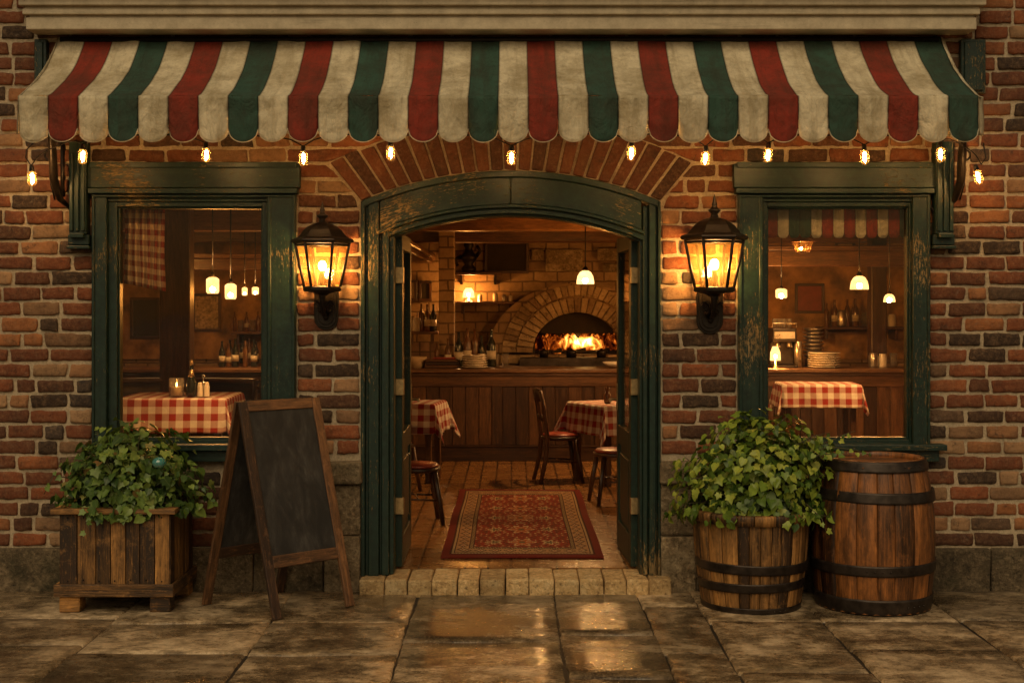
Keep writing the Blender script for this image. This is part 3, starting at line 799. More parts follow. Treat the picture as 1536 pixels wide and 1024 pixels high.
for (x0_, x1_, y_, z0_, z1_) in ((2.0, 5.3, 6.6, 2.34, 2.52), (-5.3, -1.4, 6.9, 2.30, 2.44)):
    c = MB(); c.box(x0_, x1_, y_, y_ + .22, z0_, z1_); c.box(x0_, x1_, y_ - .04, y_ + .26, z1_, z1_ + .06); c.build('beam', M['midwood'], B, bevel=.01)
# brick pillar
xa, _ = at(658, 0, 7.2); xb, _ = at(681, 0, 7.2)
c = MB(); c.box(xa, xb, 7.2, 7.5, FLOOR, CZ - .002); c.build('pillar', M['inwall'], B, bevel=.01)
# left-hand posts seen through the left window
for px, Yp, wd in ((262, 5.2, .16),):
    x, _ = at(px, 0, Yp); c = MB(); c.box(x - wd, x + wd, Yp, Yp + .2, FLOOR, CZ - .002); c.build('post', M['darkwood'], B, bevel=.01)
x, _ = at(1352, 0, 6.0); c = MB(); c.box(x - .09, x + .09, 6.9, 7.1, 1.2, CZ - .002); c.build('post', M['darkwood'], B, bevel=.01)

# ================================================================== AWNING
AP = [(-.005, 3.690), (-.09, 3.597), (-.19, 3.505), (-.30, 3.42), (-.42, 3.342), (-.55, 3.27), (-.685, 3.203), (-.742, 3.178)]
AX0 = -3.02; NS = 32; SWD = 5.872 / NS; AX1 = AX0 + SWD * NS
def aprof(v):
    k = v * (len(AP) - 1); i = min(int(k), len(AP) - 2); f = k - i
    return (AP[i][0] * (1 - f) + AP[i + 1][0] * f, AP[i][1] * (1 - f) + AP[i + 1][1] * f)
A = thing('striped_awning', 'wide cream, red and green striped canvas awning with scalloped edge over the restaurant front', 'awning', (0, 0, 3.2))
ZL = -3.2
mats3 = [M['c_cream'], M['c_red'], M['c_green']]
def scol(k): return 0 if k % 2 == 0 else (1 if k % 4 == 1 else 2)
cv = MB(); NU = 6
def awn(x, v):
    y, z = aprof(v)
    sag = math.sin(v * math.pi) * (.010 * mnoise.noise(Vector((x * .9, v * 2, 1))) * 2 + .007 * math.sin(x * 8.1 + 1) * (v ** 2))
    wr = .006 * mnoise.noise(Vector((x * 5, v * 6, 4))) + .006 * mnoise.noise(Vector((x * 11, v * 3, 8)))
    return (x, y - .3 * (wr) * (v > 0.02), z - sag - .012 * math.sin(v * math.pi) + wr * (v > .02) + ZL)
cv.grid(lambda u, v: awn(AX0 + u * (AX1 - AX0), v), NS * NU, 26, uvf=lambda u, v: (u * NS + .0, v), m=lambda i, j: scol(i // NU))
cv.build('canopy', mats3, A, solid=.004)
# valance with scallops
va = MB(); VY = -.745; VT, VB = 3.178, 2.895
def val(x, k, v):
    u = (x - (AX0 + k * SWD)) / SWD; lob = math.sqrt(max(0, 1 - (2 * u - 1) ** 2))
    drop = (VT - VB) - .082 * (1 - lob)
    z = VT - drop * v
    bel = .010 * math.sin(u * math.pi) * v
    f = .032 * mnoise.noise(Vector((x * 3.3, v * .8, 2))) * v + .008 * mnoise.noise(Vector((x * 9, v * 4, 6))) * min(1, v * 2)
    curl = random.Random(k).uniform(-.02, .015) * v * v
    return (x, VY - bel - f + curl + (.012 * abs(2 * u - 1) ** 6) * v, z + ZL)
for k in range(NS):
    va.grid(lambda u, v, k=k: val(AX0 + (k + u) * SWD, k, v), 12, 14, m=scol(k))
va.build('valance', mats3, A, solid=.004)
# seam along the fold, piping of the scallops
sm = MB()
for k in range(NS):
    pts = [val(AX0 + (k + i / 14) * SWD, k, 1.0) for i in range(15)]
    sm.tube([(p[0], p[1] - .001, p[2]) for p in pts], .0035, 5)
sm.build('piping', M['c_cream'], A)
# side flaps
for x, s in ((AX0, -1), (AX1, 1)):
    sf = MB()
    def side(u, v):
        y, z = aprof(u); zb = VB + .11 - .07 * u + .02 * math.sin(u * 9) * v
        return (x + s * (.012 * math.sin(u * 7) * v + .002), y, z * (1 - v) + zb * v + ZL)
    sf.grid(side, 14, 8); sf.build('side_flap', mats3[0], A, solid=.003)
sf = MB()
sf.grid(lambda u, v: (AX1 + u * .052, VY + .01 + .05 * u + .008 * math.sin(v * 7), (VT + .004) * (1 - v) + (VB + .045) * v + ZL), 3, 10)
sf.grid(lambda u, v: (awn(AX1, v)[0] + u * .03, awn(AX1, v)[1] + .01 * u, awn(AX1, v)[2] + .004 - .012 * u), 2, 26)
sf.build('corner_flap', mats3[0], A, solid=.004)
fr = MB()
fr.tube([(AX0 + .02, -.71, 3.165 + ZL), (AX1 - .02, -.71, 3.165 + ZL)], .014, 8); fr.tube([(AX0 + .02, -.03, 3.66 + ZL), (AX1 - .02, -.03, 3.66 + ZL)], .022, 8)
for x in (AX0 + .10, -1.55, 0, 1.5, AX1 - .10): fr.tube([(x, -.03, 3.58 + ZL), (x, -.30, 3.30 + ZL), (x, -.52, 3.17 + ZL), (x, -.71, 3.15 + ZL)], .01, 6)
fr.build('frame', M['iron'], A)
# scrolled iron arms at both ends
for x, s in ((-2.99, 1), (2.93, -1)):
    ar = MB()
    ar.tube([(x + s * .13, -.70, 3.14 + ZL), (x + s * .09, -.52, 3.02 + ZL), (x + s * .05, -.36, 2.88 + ZL), (x + s * .01, -.22, 2.72 + ZL), (x + s * .015, -.12, 2.60 + ZL), (x + s * .06, -.05, 2.54 + ZL)], [.012, .018, .026, .028, .022, .012], 8)
    sc = [(x + s * (.105 + .055 * math.cos(a)), -.05, 2.575 + .055 * math.sin(a) * 1.1 + ZL) for a in [R(200 + 22 * i) for i in range(9)]]
    ar.tube(sc, [.013] * 5 + [.01, .009, .008, .006], 6)
    sc = [(x + s * (.085 + .028 * math.cos(a)), -.055, 2.60 + .028 * math.sin(a) + ZL) for a in [R(150 - 30 * i) for i in range(9)]]
    ar.tube(sc, .007, 6)
    for dz in (.02, .26):
        sc = [(x - s * (.05 - .035 * math.cos(a)), -.12, 2.86 + dz * .1 + .035 * math.sin(a) + ZL) for a in [R(40 * i) for i in range(8)]]
    ar.tube(sc, .008, 6)
    ar.tube([(x - s * .07, -.03, 2.85 + ZL), (x - s * .075, -.025, 2.70 + ZL), (x - s * .05, -.02, 2.60 + ZL)], .006, 6)
    ar.tube([(x, -.012, 2.98 + ZL), (x, -.012, 2.62 + ZL)], .016, 6)
    ar.build('bracket_arm', M['iron'], A)

# ================================================================== STRING LIGHTS
bulbs = [(48, 266, -.42, 0), (124, 233, -.60, 0), (309, 231, -.60, 0), (455, 236, -.60, 0), (586, 228, -.60, 0), (767, 235, -.60, 0), (947, 228, -.60, 0),
         (1058, 236, -.60, 0), (1152, 231, -.60, 0), (1297, 234, -.60, 0), (1411, 230, -.60, 0), (1467, 264, -.42, 1)]
wh = ['under the outermost left scallop, dark socket showing',
      'above the left window corbel, second from the left end', 'above the middle of the left window', 'above the left wall lantern',
      'over the left shoulder of the door arch', 'over the crown of the door arch', 'over the right shoulder of the door arch',
      'above the right wall lantern', 'above the left end of the right window header', 'above the right part of the right window',
      'above the right window corbel', 'under the far right awning corner, tilted']
def bulb_parts(t):
    s = MB(); s.lathe([(.004, .068), (.011, .066), (.014, .055), (.015, .035), (.013, .03)], 12); s.build('socket', M['iron'], t)
    g = MB(); g.lathe([(.014, .034), (.020, .030), (.025, .022), (.026, -.03), (.021, -.043), (.007, -.051), (.0005, -.052)], 14, cap=False); g.build('glass', M['bglass'], t)
    f = MB()
    for k in range(3):
        a = k * math.pi * 2 / 3; f.tube([(.007 * math.cos(a), .007 * math.sin(a), .016), (.006 * math.cos(a + .5), .006 * math.sin(a + .5), -.026)], .0034, 6)
    f.build('filament', M['e_fil'], t)
def m_bglass():
    g = G('amber_bulb_glass')
    tr = g.n('BsdfTransparent', {'Color': (1, .86, .6)}).outputs[0]; tl = g.n('BsdfTranslucent', {'Color': (1, .62, .2)}).outputs[0]
    return g.end(g.mixs(.05, g.mixs(.02, tr, tl), g.n('BsdfGlossy', {'Roughness': .08}).outputs[0]))
M['bglass'] = m_bglass()
proto = None; cordp = []
for i, (px, py, Y, tl) in enumerate(bulbs):
    x, z = at(px, py, Y)
    if i == 0:
        proto = thing('light_bulb', '', 'light bulb'); bulb_parts(proto); o = proto
    else: o = copy_tree(proto)
    o.location = (x, Y, z); o['label'] = 'small glowing amber filament bulb ' + wh[i]; o['group'] = 'filament bulbs strung under the awning'
    o.rotation_euler = (0, R(-14) if tl else R(random.uniform(-4, 4)), 0)
    if i in (0, 11):
        o.scale = (1.1, 1.1, 1.1); cordp.append(Vector((x + (.02 if tl else -.005), Y, z + .074)))
        cordp_ = (x, Y, z)
    else: cordp.append(Vector((x, Y, z + .068)))
co = MB(); pts = []
for a, c in zip(cordp, cordp[1:]):
    for k in range(8):
        f = k / 8; p = a.lerp(c, f); hgt = .055 * (1 - (2 * f - 1) ** 4); pts.append(p + Vector((0, 0, hgt)))
pts.append(cordp[-1])
a0 = cordp[0]; pts = [a0 + Vector((.03, .02, .17)), a0 + Vector((-.03, .0, .10)), a0 + Vector((-.035, 0, .05))] + pts
a1 = cordp[-1]; pts += [a1 + Vector((.03, 0, .04)), a1 + Vector((.02, .02, .14))]
co.tube(pts, .0045, 6)
tag(co.build('cable', M['iron']), 'thin black cord carrying the bulbs behind the scalloped awning edge', 'cord')

# ================================================================== WALL LANTERNS
def lantern(x, z, sc, label):
    t = thing('wall_lantern', label, 'wall lantern', (x, -.012, z), 0, 'wall lanterns beside the doorway'); t.scale = (sc, sc, sc)
    p = MB()
    def plate(hw, hh, y0, y1, zc=.165):
        pts = [(hw * math.cos(a), zc - hh + hw + hw * math.sin(a)) for a in [R(180 + 15 * i) for i in range(13)]]
        pts += [(hw * math.cos(a), zc + hh - hw + hw * math.sin(a)) for a in [R(15 * i) for i in range(13)]]
        p.prism(pts, y0, y1)
    plate(.083, .165, -.010, .0); plate(.070, .150, -.022, -.010); plate(.052, .128, -.030, -.022)
    p.build('backplate', M['iron'], t, bevel=.003)
    a = MB(); cy_ = -.20
    a.tube([(0, -.02, .13), (0, -.07, .105), (0, -.13, .11), (0, -.18, .16), (0, cy_, .22), (0, cy_, .26)], [.016, .014, .013, .015, .022, .034], 10)
    for s in (-1, 1):
        pp = [(s * (.012 + .038 * f + .02 * math.sin(f * 7)), -.05 - .10 * f, .10 + .09 * f + .018 * math.sin(f * 9)) for f in [i / 10 for i in range(11)]]
        a.tube(pp, [.008] * 8 + [.009, .008, .005], 6)
        pp = [(s * (.045 + .02 * math.cos(q)), -.10, .17 + .02 * math.sin(q)) for q in [R(35 * i) for i in range(9)]]
        a.tube(pp, .006, 6)
    a.sphere((0, -.045, .09), .018, sz=1.2)
    a.build('arm', M['iron'], t)
    body = MB(); Mx = Matrix.Translation((0, cy_, 0))
    body.lathe([(.035, .235), (.055, .25), (.120, .262), (.128, .27), (.128, .288), (.118, .295)], 6, Mx, smooth=False)
    body.lathe([(.178, .578), (.205, .585), (.212, .594), (.205, .606), (.165, .622), (.155, .63)], 6, Mx, smooth=False)
    for k in range(6):
        q = R(60 * k); c0, s0 = math.cos(q), math.sin(q)
        body.tube([(.119 * c0, cy_ + .119 * s0, .29), (.181 * c0, cy_ + .181 * s0, .582)], .0105, 6)
    for k in range(6):
        q0, q1 = R(60 * k), R(60 * (k + 1))
        body.tube([(.174 * math.cos(q0), cy_ + .174 * math.sin(q0), .567), (.174 * math.cos(q1), cy_ + .174 * math.sin(q1), .567)], .009, 6)
    body.build('cage', M['iron'], t, bevel=.002)
    d = MB()
    d.lathe([(.170, .618), (.150, .64), (.128, .668), (.10, .692), (.066, .709), (.032, .718), (.022, .72)], 6, Mx, smooth=False)
    d.build('roof', M['iron'], t, bevel=.004, seg=2, ang=20)
    f = MB(); f.lathe([(.022, .715), (.026, .725), (.02, .74), (.036, .757), (.040, .765), (.022, .775), (.014, .79), (.018, .80), (.012, .815), (.006, .845), (.001, .862)], 14, Mx); f.build('finial', M['iron'], t)
    g = MB(); g.lathe([(.113, .293), (.173, .575)], 6, Mx, smooth=False, cap=False); g.build('glass', M['lglass'], t)
    e = MB(); e.sphere((0, cy_, .43), .026, sz=1.3); e.build('bulb', M['e_lantern'], t)
    k = MB(); k.lathe([(.014, .29), (.014, .38), (.018, .40)], 10, Mx); k.build('lamp_holder', M['brass'], t)
x, z = at(490, 495, 0); lantern(x, z, .98, 'black iron wall lantern with lit amber glass left of the doorway')
x, z = at(1064, 501, 0); lantern(x, z, 1.06, 'black iron wall lantern with lit amber glass right of the doorway')

# ================================================================== PLANTER BOX
P0 = Vector((-2.46, -.35, 0))
t = thing('wooden_planter_box', 'square plank planter box with short feet below the left window', 'planter', P0)
HW, HD = .34, .29
b = MB(); b.box(-HW + .012, HW - .012, -HD + .012, HD - .012, .12, .60, t=0)
def planks(b, x0, x1, fn, n):
    x = x0; ws = [random.uniform(.8, 1.3) for _ in range(n)]; sw = sum(ws)
    for w_ in ws:
        e = x + (x1 - x0) * w_ / sw; fn(x + .003, e - .003); x = e
planks(b, -HW, HW, lambda a, c: b.box(a, c, -HD - random.uniform(0, .006), -HD + .02, .15, .61), 7)
planks(b, -HD, HD, lambda a, c: b.box(HW - .02, HW + random.uniform(0, .006), a, c, .15, .61), 6)
planks(b, -HD, HD, lambda a, c: b.box(-HW - .003, -HW + .02, a, c, .15, .61), 6)
b.box(-HW, HW, HD - .02, HD, .15, .61)
for i in range(7):
    for zz in (.20, .58): b.sphere((-HW + .05 + i * .097, -HD - .006, zz + random.uniform(-.01, .01)), .0055, 8, 5, m=1)
b.build('planks', [M['planter'], M['iron']], t, bevel=.004, seg=2)
b = MB(); b.box(-HW - .028, HW + .028, -HD - .03, -HD - .008, .10, .178); b.box(-HW - .028, HW + .028, HD, HD + .022, .10, .178)
b.box(HW + .008, HW + .03, -HD - .028, HD + .02, .10, .176); b.box(-HW - .03, -HW - .006, -HD - .028, HD + .02, .10, .176); b.build('base_trim', M['planter'], t, bevel=.004, seg=2)
b = MB(); b.box(-HW - .045, HW + .045, -HD - .045, -HD + .035, .612, .645); b.box(-HW - .045, HW + .045, HD - .035, HD + .04, .612, .645)
b.box(HW - .035, HW + .043, -HD + .036, HD - .036, .612, .644); b.box(-HW - .043, -HW + .035, -HD + .036, HD - .036, .612, .644); b.build('rim', M['planter'], t, bevel=.005, seg=2)
for sx in (-1, 1):
    for sy in (-1, 1):
        b = MB(); x, y = sx * (HW - .06), sy * (HD - .055); b.box(x - .065, x + .065, y - .06, y + .06, 0, .115, j=.003); b.build('foot', M['planter'], t, bevel=.01, seg=2)
b = MB(); b.box(-HW + .02, HW - .02, -HD + .02, HD - .02, .55, .60); b.build('soil', M['soil'], t)

# ================================================================== IVY
LEAF = [(0, 0), (.20, -.16), (.46, -.06), (.42, .18), (.56, .42), (.28, .52), (0, .98), (-.28, .52), (-.56, .42), (-.42, .18), (-.46, -.06), (-.20, -.16)]
LEAF2 = [(0, 0), (.22, -.12), (.44, .02), (.50, .28), (.40, .55), (.20, .80), (0, 1.02), (-.20, .80), (-.40, .55), (-.50, .28), (-.44, .02), (-.22, -.12)]
def add_leaf(b, p, n, d, s, shape, t):
    n = n.normalized(); d = (d - n * d.dot(n))
    if d.length < 1e-3: d = n.orthogonal()
    d.normalize(); x = d.cross(n).normalized(); base = len(b.v)
    fold = random.uniform(.05, .40); curl = random.uniform(-.1, .5)
    pts = [(0, .33)] + list(shape)
    for (lx, ly) in pts:
        z = fold * abs(lx) - curl * (ly - .3) ** 2 + random.uniform(-.025, .025)
        b.v.append(tuple(p + x * lx * s + d * ly * s + n * z * s))
    m = len(shape)
    for k in range(m):
        k2 = (k + 1) % m
        b.face((base, base + 1 + k, base + 1 + k2), [pts[0], pts[1 + k], pts[1 + k2]], t, 0, True)
def ivy(name_label, cat, base, rx, ry, rz_up, zc, n, shape_mix, size, mat, seed, trails, low=.25):
    rnd = random.Random(seed); random.seed(seed)
    t = thing('ivy_plant', name_label, cat, base)
    b = MB(); st = MB()
    def lump(d): return 1 + .26 * mnoise.noise(d * 2.3 + Vector((seed, 0, 0))) + .20 * mnoise.noise(d * 5.5)
    for i in range(n):
        a = rnd.uniform(0, 2 * math.pi); cz = rnd.uniform(-low, 1)
        d = Vector((math.cos(a) * math.sqrt(max(0, 1 - cz * cz)), math.sin(a) * math.sqrt(max(0, 1 - cz * cz)), cz))
        k = lump(d) * (rnd.uniform(.80, 1.05) if rnd.random() < .72 else rnd.uniform(.5, .85))
        p = Vector((d.x * rx * k, d.y * ry * k, zc + (d.z * rz_up * k if d.z > 0 else d.z * rz_up * .6)))
        nr = Vector((d.x, d.y, d.z * .8 + .25)) + Vector((rnd.gauss(0, .38), rnd.gauss(0, .38), rnd.gauss(0, .38)))
        dr = Vector((d.x * .5, d.y * .5, -.9)) + Vector((rnd.gauss(0, .5), rnd.gauss(0, .5), rnd.gauss(0, .3)))
        add_leaf(b, p, nr, dr, size * rnd.uniform(.62, 1.3), LEAF if rnd.random() < shape_mix else LEAF2, rnd.random() ** 1.1)
        if i % 9 == 0:
            q = Vector((d.x * rx * .15, d.y * ry * .15, zc - .1)); m_ = p.lerp(q, .5) + Vector((0, 0, .06))
            st.tube([q, m_, p], [.006, .004, .002], 5)
    for tr in trails:
        pts = [Vector(q) for q in tr]; st.tube(pts, [.004] * (len(pts) - 1) + [.002], 5)
        for a, c in zip(pts, pts[1:]):
            m_ = max(2, int((c - a).length / .035))
            for k in range(m_):
                p = a.lerp(c, k / m_); nr = Vector((rnd.gauss(0, .5), -1, .5 + rnd.gauss(0, .4)))
                add_leaf(b, p + Vector((rnd.gauss(0, .015), -.01, rnd.gauss(0, .015))), nr, Vector((rnd.gauss(0, .8), -.2, -.5)), size * rnd.uniform(.45, .8), LEAF if rnd.random() < shape_mix else LEAF2, rnd.random())
    b.build('leaves', mat, t); st.build('stem', M['stem'], t)
    return t
ivy('bushy green ivy, leaves coloured darker for dim light, filling the plank box under the left window', 'plant', (-2.44, -.38, .60), .43, .34, .46, .06, 1500, .4, .056, M['ivy_a'], 3,
    [[(.30, -.2, .25), (.44, -.25, .24), (.56, -.22, .12), (.60, -.2, .02)], [(-.15, -.3, .05), (-.16, -.37, -.03), (-.13, -.38, -.08)],
     [(-.30, -.1, .2), (-.42, -.2, .24), (-.48, -.2, .12)]])
ivy('bright green ivy spilling from the round tub', 'plant', (1.56, -.40, .58), .50, .36, .54, .06, 1900, .5, .053, M['ivy_b'], 11,
    [[(.25, -.1, .4), (.42, -.12, .46), (.52, -.1, .50), (.60, -.1, .53)], [(.25, -.15, .38), (.42, -.2, .44), (.58, -.22, .42), (.68, -.2, .385)], [(.2, -.2, .35), (.36, -.25, .40), (.5, -.28, .40)], [(.15, -.2, .42), (.3, -.2, .50), (.42, -.2, .53)],
     [(-.34, -.2, .25), (-.48, -.22, .24), (-.55, -.2, .15)], [(.25, -.3, .1), (.33, -.36, .02), (.36, -.38, -.08)], [(0, -.2, .5), (.1, -.2, .58), (.16, -.2, .64)]])
random.seed(21)
b = MB(); b.sphere((0, 0, 0), .042, 20, 14, sz=.8)
x, z = at(240, 693, -.70); tag(b.build('glass_ball', M['teal'], loc=(x, -.72, z)), 'small turquoise glass ball half buried in the left ivy', 'glass ornament')

# ================================================================== TUB AND BARREL
def staves(b, prof, n, gap=.010, jit=.003):
    """prof: list of (z, r)"""
    k0 = 0
    wts = [random.uniform(.75, 1.25) for _ in range(n)]; tot = sum(wts); a = random.uniform(0, 1)
    for w_ in wts:
        da = w_ / tot * 2 * math.pi; t = random.random(); ou = random.uniform(0, 30); dr = random.uniform(-jit, jit)
        base = len(b.v); ss = (0, .06, .35, .65, .94, 1)
        for (z, r) in prof:
            for q in ss:
                g_ = gap / max(r, .1) * .12
                rr = r + dr - (.007 if q in (0, 1) else 0)
                an = a + g_ + (da - 2 * g_) * q
                b.v.append((rr * math.cos(an), rr * math.sin(an), z))
        m = len(ss)
        for i in range(len(prof) - 1):
            for k in range(m - 1):
                z0, r0 = prof[i]; z1, _ = prof[i + 1]
                uv = [(ou + z0, ou + ss[k] * da * .35), (ou + z0, ou + ss[k + 1] * da * .35), (ou + z1, ou + ss[k + 1] * da * .35), (ou + z1, ou + ss[k] * da * .35)]
                b.face((base + i * m + k, base + i * m + k + 1, base + (i + 1) * m + k + 1, base + (i + 1) * m + k), uv, t, 0, True)
        a += da
def hoop(r, z0, z1, rf, M_=None, tilt=0):
    h = MB(); ra, rb = rf(z0) + .003, rf(z1) + .003
    Mx = Matrix.Rotation(R(tilt), 4, 'Y')
    h.lathe([(ra - .008, z0)] + [(rf(z0 + (z1 - z0) * q / 6) + .008, z0 + (z1 - z0) * q / 6) for q in range(7)] + [(rb - .008, z1)], 64, Mx, cap=False)
    for k in range(4):
        a = R(-100 + k * 7 + r * 100); zz = (z0 + z1) / 2; rr = rf(zz) + .010
        h.sphere((rr * math.cos(a), rr * math.sin(a), zz), .006, 8, 5)
    return h
BX, BYY = 2.295, -.41
t = thing('wooden_barrel', 'closed oak barrel with dark iron hoops standing right of the tub of ivy', 'barrel', (BX, BYY, 0))
def br(z):
    u = (z - .44) / .5; return .385 - (.066 if u > 0 else .046) * abs(u) ** 2
b = MB(); staves(b, [(z, br(z)) for z in [.012 + .928 * i / 18 for i in range(19)]], 17); b.build('staves', M['barrel'], t)
b = MB(); b.lathe([(br(.94) - .004, .935), (br(.94) - .006, .942), (br(.94) - .026, .940), (br(.93) - .03, .915), (br(.93) - .03, .60)], 48, cap=False)
b.lathe([(.36, .01), (br(.45) - .02, .45), (br(.9) - .02, .9)], 32, cap=False); b.build('chime', M['barrel'], t)
b = MB(); y = -.31
while y < .31:
    e = y + random.uniform(.08, .11); a = math.sqrt(max(0, .30 ** 2 - min(y ** 2, e ** 2))) + .0
    b.box(-.29 * math.cos(math.asin(min(1, abs((y + e) / 2) / .31))), .29 * math.cos(math.asin(min(1, abs((y + e) / 2) / .31))), y + .001, min(e, .30) - .001, .895, .906 + random.uniform(0, .003)); y = e
b.lathe([(.302, .88), (.302, .898)], 40); b.build('lid', M['barrel'], t)
for z0, z1, tl in ((.872, .938, 0), (.685, .752, .6), (.245, .31, -.4), (.004, .10, 0)): hoop(tl + .3, z0, z1, br, tilt=tl).build('hoop', M['hoop'], t)

TX, TY = 1.52, -.40
t = thing('wooden_tub', 'round wooden tub with two iron hoops left of the barrel', 'planter', (TX, TY, 0))
def tr_(z): return .306 + .060 * z / .6 + .012 * math.sin(z / .6 * math.pi)
b = MB(); staves(b, [(z, tr_(z)) for z in [.0 + .60 * i / 12 for i in range(13)]], 26); b.build('staves', M['planter'], t)
b = MB(); staves(b, [(.548, .372), (.552, .388), (.60, .394), (.612, .388), (.614, .345), (.58, .335), (.40, .33)], 16); b.build('rim', M['planter'], t)
for z0, z1, tl in ((.245, .305, .8), (.135, .19, -1.0)): hoop(tl, z0, z1, tr_, tilt=tl).build('hoop', M['hoop'], t)
b = MB(); h = hoop(.2, .0, .035, tr_); h.build('base_band', M['hoop'], t)
b = MB(); b.lathe([(.29, .01), (.345, .56)], 32); b.build('soil', M['soil'], t)

# ================================================================== A-BOARD
Lf = Vector((-1.45, -.86, 0)); dr = Vector((.74, .673, 0)).normalized(); WD = .60
Bf = Vector((-1.956, -.455, 0)); RL = (Lf + Bf) / 2 + Vector((.0, 0, 1.30)); RR = RL + dr * WD
t = thing('sandwich_board', 'wooden A-frame chalkboard, blank and smudged, standing left of the doorway', 'chalkboard sign', (RL.x, RL.y, 0))
O = Vector((RL.x, RL.y, 0))
def frame_side(foot, lab, front):
    A0_, A1_ = foot - O, foot + dr * WD - O; T0, T1 = RL - O, RR - O
    nrm = (T0 - A0_).cross(dr).normalized(); sgn = -1 if front else 1
    if (nrm.y < 0) != front: nrm = -nrm
    off = nrm * .013
    f = MB(); w_ = .062; up = (T0 - A0_).normalized()
    def P(u, v): return A0_ + dr * u * WD + (T0 - A0_) * v + off
    def fbar(u0, v0, u1, v1, w_, d=.024, ext=0):
        a, c = P(u0, v0), P(u1, v1); z_ = (c - a).normalized(); x_ = nrm.cross(z_).normalized()
        a -= z_ * ext; c += z_ * ext
        pts = [p + x_ * i * w_ / 2 + nrm * k * d / 2 for p in (a, c) for (i, k) in ((-1, -1), (1, -1), (1, 1), (-1, 1))]
        f.hexa(pts)
    iu = w_ / 2 / WD
    fbar(iu, 0, iu, 1, w_); fbar(1 - iu, 0, 1 - iu, 1, w_)
    fbar(w_ / WD, .976, 1 - w_ / WD, .976, .066, .022); fbar(w_ / WD, .255, 1 - w_ / WD, .255, .075, .022)
    o = f.build('frame', M['aframe'], t, bevel=.005, seg=2)
    pnl = MB(); a, c = P(iu * 2, .28) - nrm * .003, P(1 - iu * 2, .28) - nrm * .003; d_, e_ = P(1 - iu * 2, .955) - nrm * .003, P(iu * 2, .955) - nrm * .003
    q = nrm * .004
    pnl.hexa([a - q, c - q, c + q, a + q, e_ - q, d_ - q, d_ + q, e_ + q] if not front else [a + q, c + q, c - q, a - q, e_ + q, d_ + q, d_ - q, e_ - q])
    pnl.build('writing_panel', M['chalk'], t)
frame_side(Lf, 'front', True); frame_side(Bf, 'back', False)
for u in (.15, .85):
    h = MB(); p = RL - O + dr * WD * u; h.tube([p - dr * .03, p + dr * .03], .010, 8); h.build('hinge', M['iron'], t)

# ================================================================== INTERIOR THINGS
# rug with a pattern knotted into it
def rugcol(i, j, nu, nv):
    red = (.25, .03, .014); dk = (.05, .013, .01); cream = (.50, .35, .18); olive = (.13, .09, .04); org = (.38, .10, .028); mar = (.14, .014, .01); tan = (.33, .17, .07)
    e = min(i, nu - 1 - i, j, nv - 1 - j); side = min(i, nu - 1 - i) < min(j, nv - 1 - j)
    if e < 7: return mar
    if e < 9: return dk
    if e < 11: return cream if (i + j) % 3 else olive
    if e < 12: return dk
    if e < 24:
        s = (j if side else i) % 14; m = e - 18; q = abs(s - 7) * .8 + abs(m)
        if abs(q - 4.2) < .8: return dk
        if q < 1.5: return red
        if q < 3.4: return cream
        return tan if (s * 3 + m * 5) % 4 else cream
    if e < 25: return dk
    if e < 28: return olive if (i * 2 + j) % 5 else cream
    if e < 29: return dk
    x = abs(i - nu / 2 + .5); y = abs(j - nv / 2 + .5)
    py = y % 44; py = min(py, 44 - py); d1 = math.hypot(x, py * 1.0); a = math.atan2(py, x + .01)
    d2 = math.hypot(x - 27, (y + 22) % 44 - 22)
    pet = 9 + 4 * math.cos(a * 6)
    if d1 < 3: return olive
    if abs(d1 - pet) < 1.3: return cream
    if d1 < pet: return org
    p2 = 5 + 2 * math.cos(math.atan2((y + 22) % 44 - 22, x - 27) * 5)
    if abs(d2 - p2) < 1: return cream
    if d2 < p2: return olive
    v = math.sin(x * .7 + math.sin(y * .3) * 2) * math.cos(y * .55 + math.sin(x * .25) * 2)
    if v > .82: return cream
    if v > .66: return tan
    if v < -.85: return dk
    if abs(v) < .05: return olive
    return red if v > -.35 else (.19, .03, .015)
nu, nv = 150, 270
b = MB(); x0, _ = at(661, 0, .55); x1, _ = at(906, 0, .55); y0, y1 = .55, 4.0
b.grid(lambda u, v: (x0 + (x1 - x0) * u + .003 * math.sin(v * 9), y0 + (y1 - y0) * v, FLOOR + .010 + .003 * math.sin(v * 14 + u * 3) * (0 < u < 1)), nu, nv, colf=lambda i, j: rugcol(i, j, nu, nv), smooth=False)
tag(b.build('patterned_rug', M['rug'], solid=.012), 'long red patterned oriental rug on the tiles inside the doorway', 'rug')

# counter
CY0, CY1 = 6.5, 7.15; CTZ = at(0, 553, 6.5)[1]
t = thing('bar_counter', 'long panelled dark wood counter across the back of the room', 'counter', (0, CY0, FLOOR)); dz = -FLOOR
b = MB(); b.box(-5.0, 5.0, -.06, .68, CTZ - .045 + dz, CTZ + dz); b.build('countertop', M['midwood'], t, bevel=.008, seg=2)
b = MB(); b.box(-4.95, 4.95, .0, .62, .0, CTZ - .05 + dz, t=.2)
b.box(-4.95, 4.95, -.03, -.002, CTZ - .20 + dz, CTZ - .05 + dz); b.box(-4.95, 4.95, -.045, -.002, CTZ - .085 + dz, CTZ - .05 + dz)
b.box(-4.95, 4.95, -.03, -.002, .0, .16); b.box(-4.95, 4.95, -.042, -.002, .16, .18)
b.build('body', M['darkwood'], t, bevel=.004)
x = -4.95
while x < 4.9:
    p = MB(); p.box(x, x + .12, -.028, -.002, .18, CTZ - .20 + dz); p.build('stile', M['darkwood'], t, bevel=.004)
    p = MB(); n_ = 7; w_ = 1.06 / n_
    for k in range(n_): p.box(x + .12 + k * w_ + .003, x + .12 + (k + 1) * w_ - .003, -.014, -.001, .18, CTZ - .20 + dz)
    p.build('panel', M['darkwood'], t, bevel=.004); x += 1.18

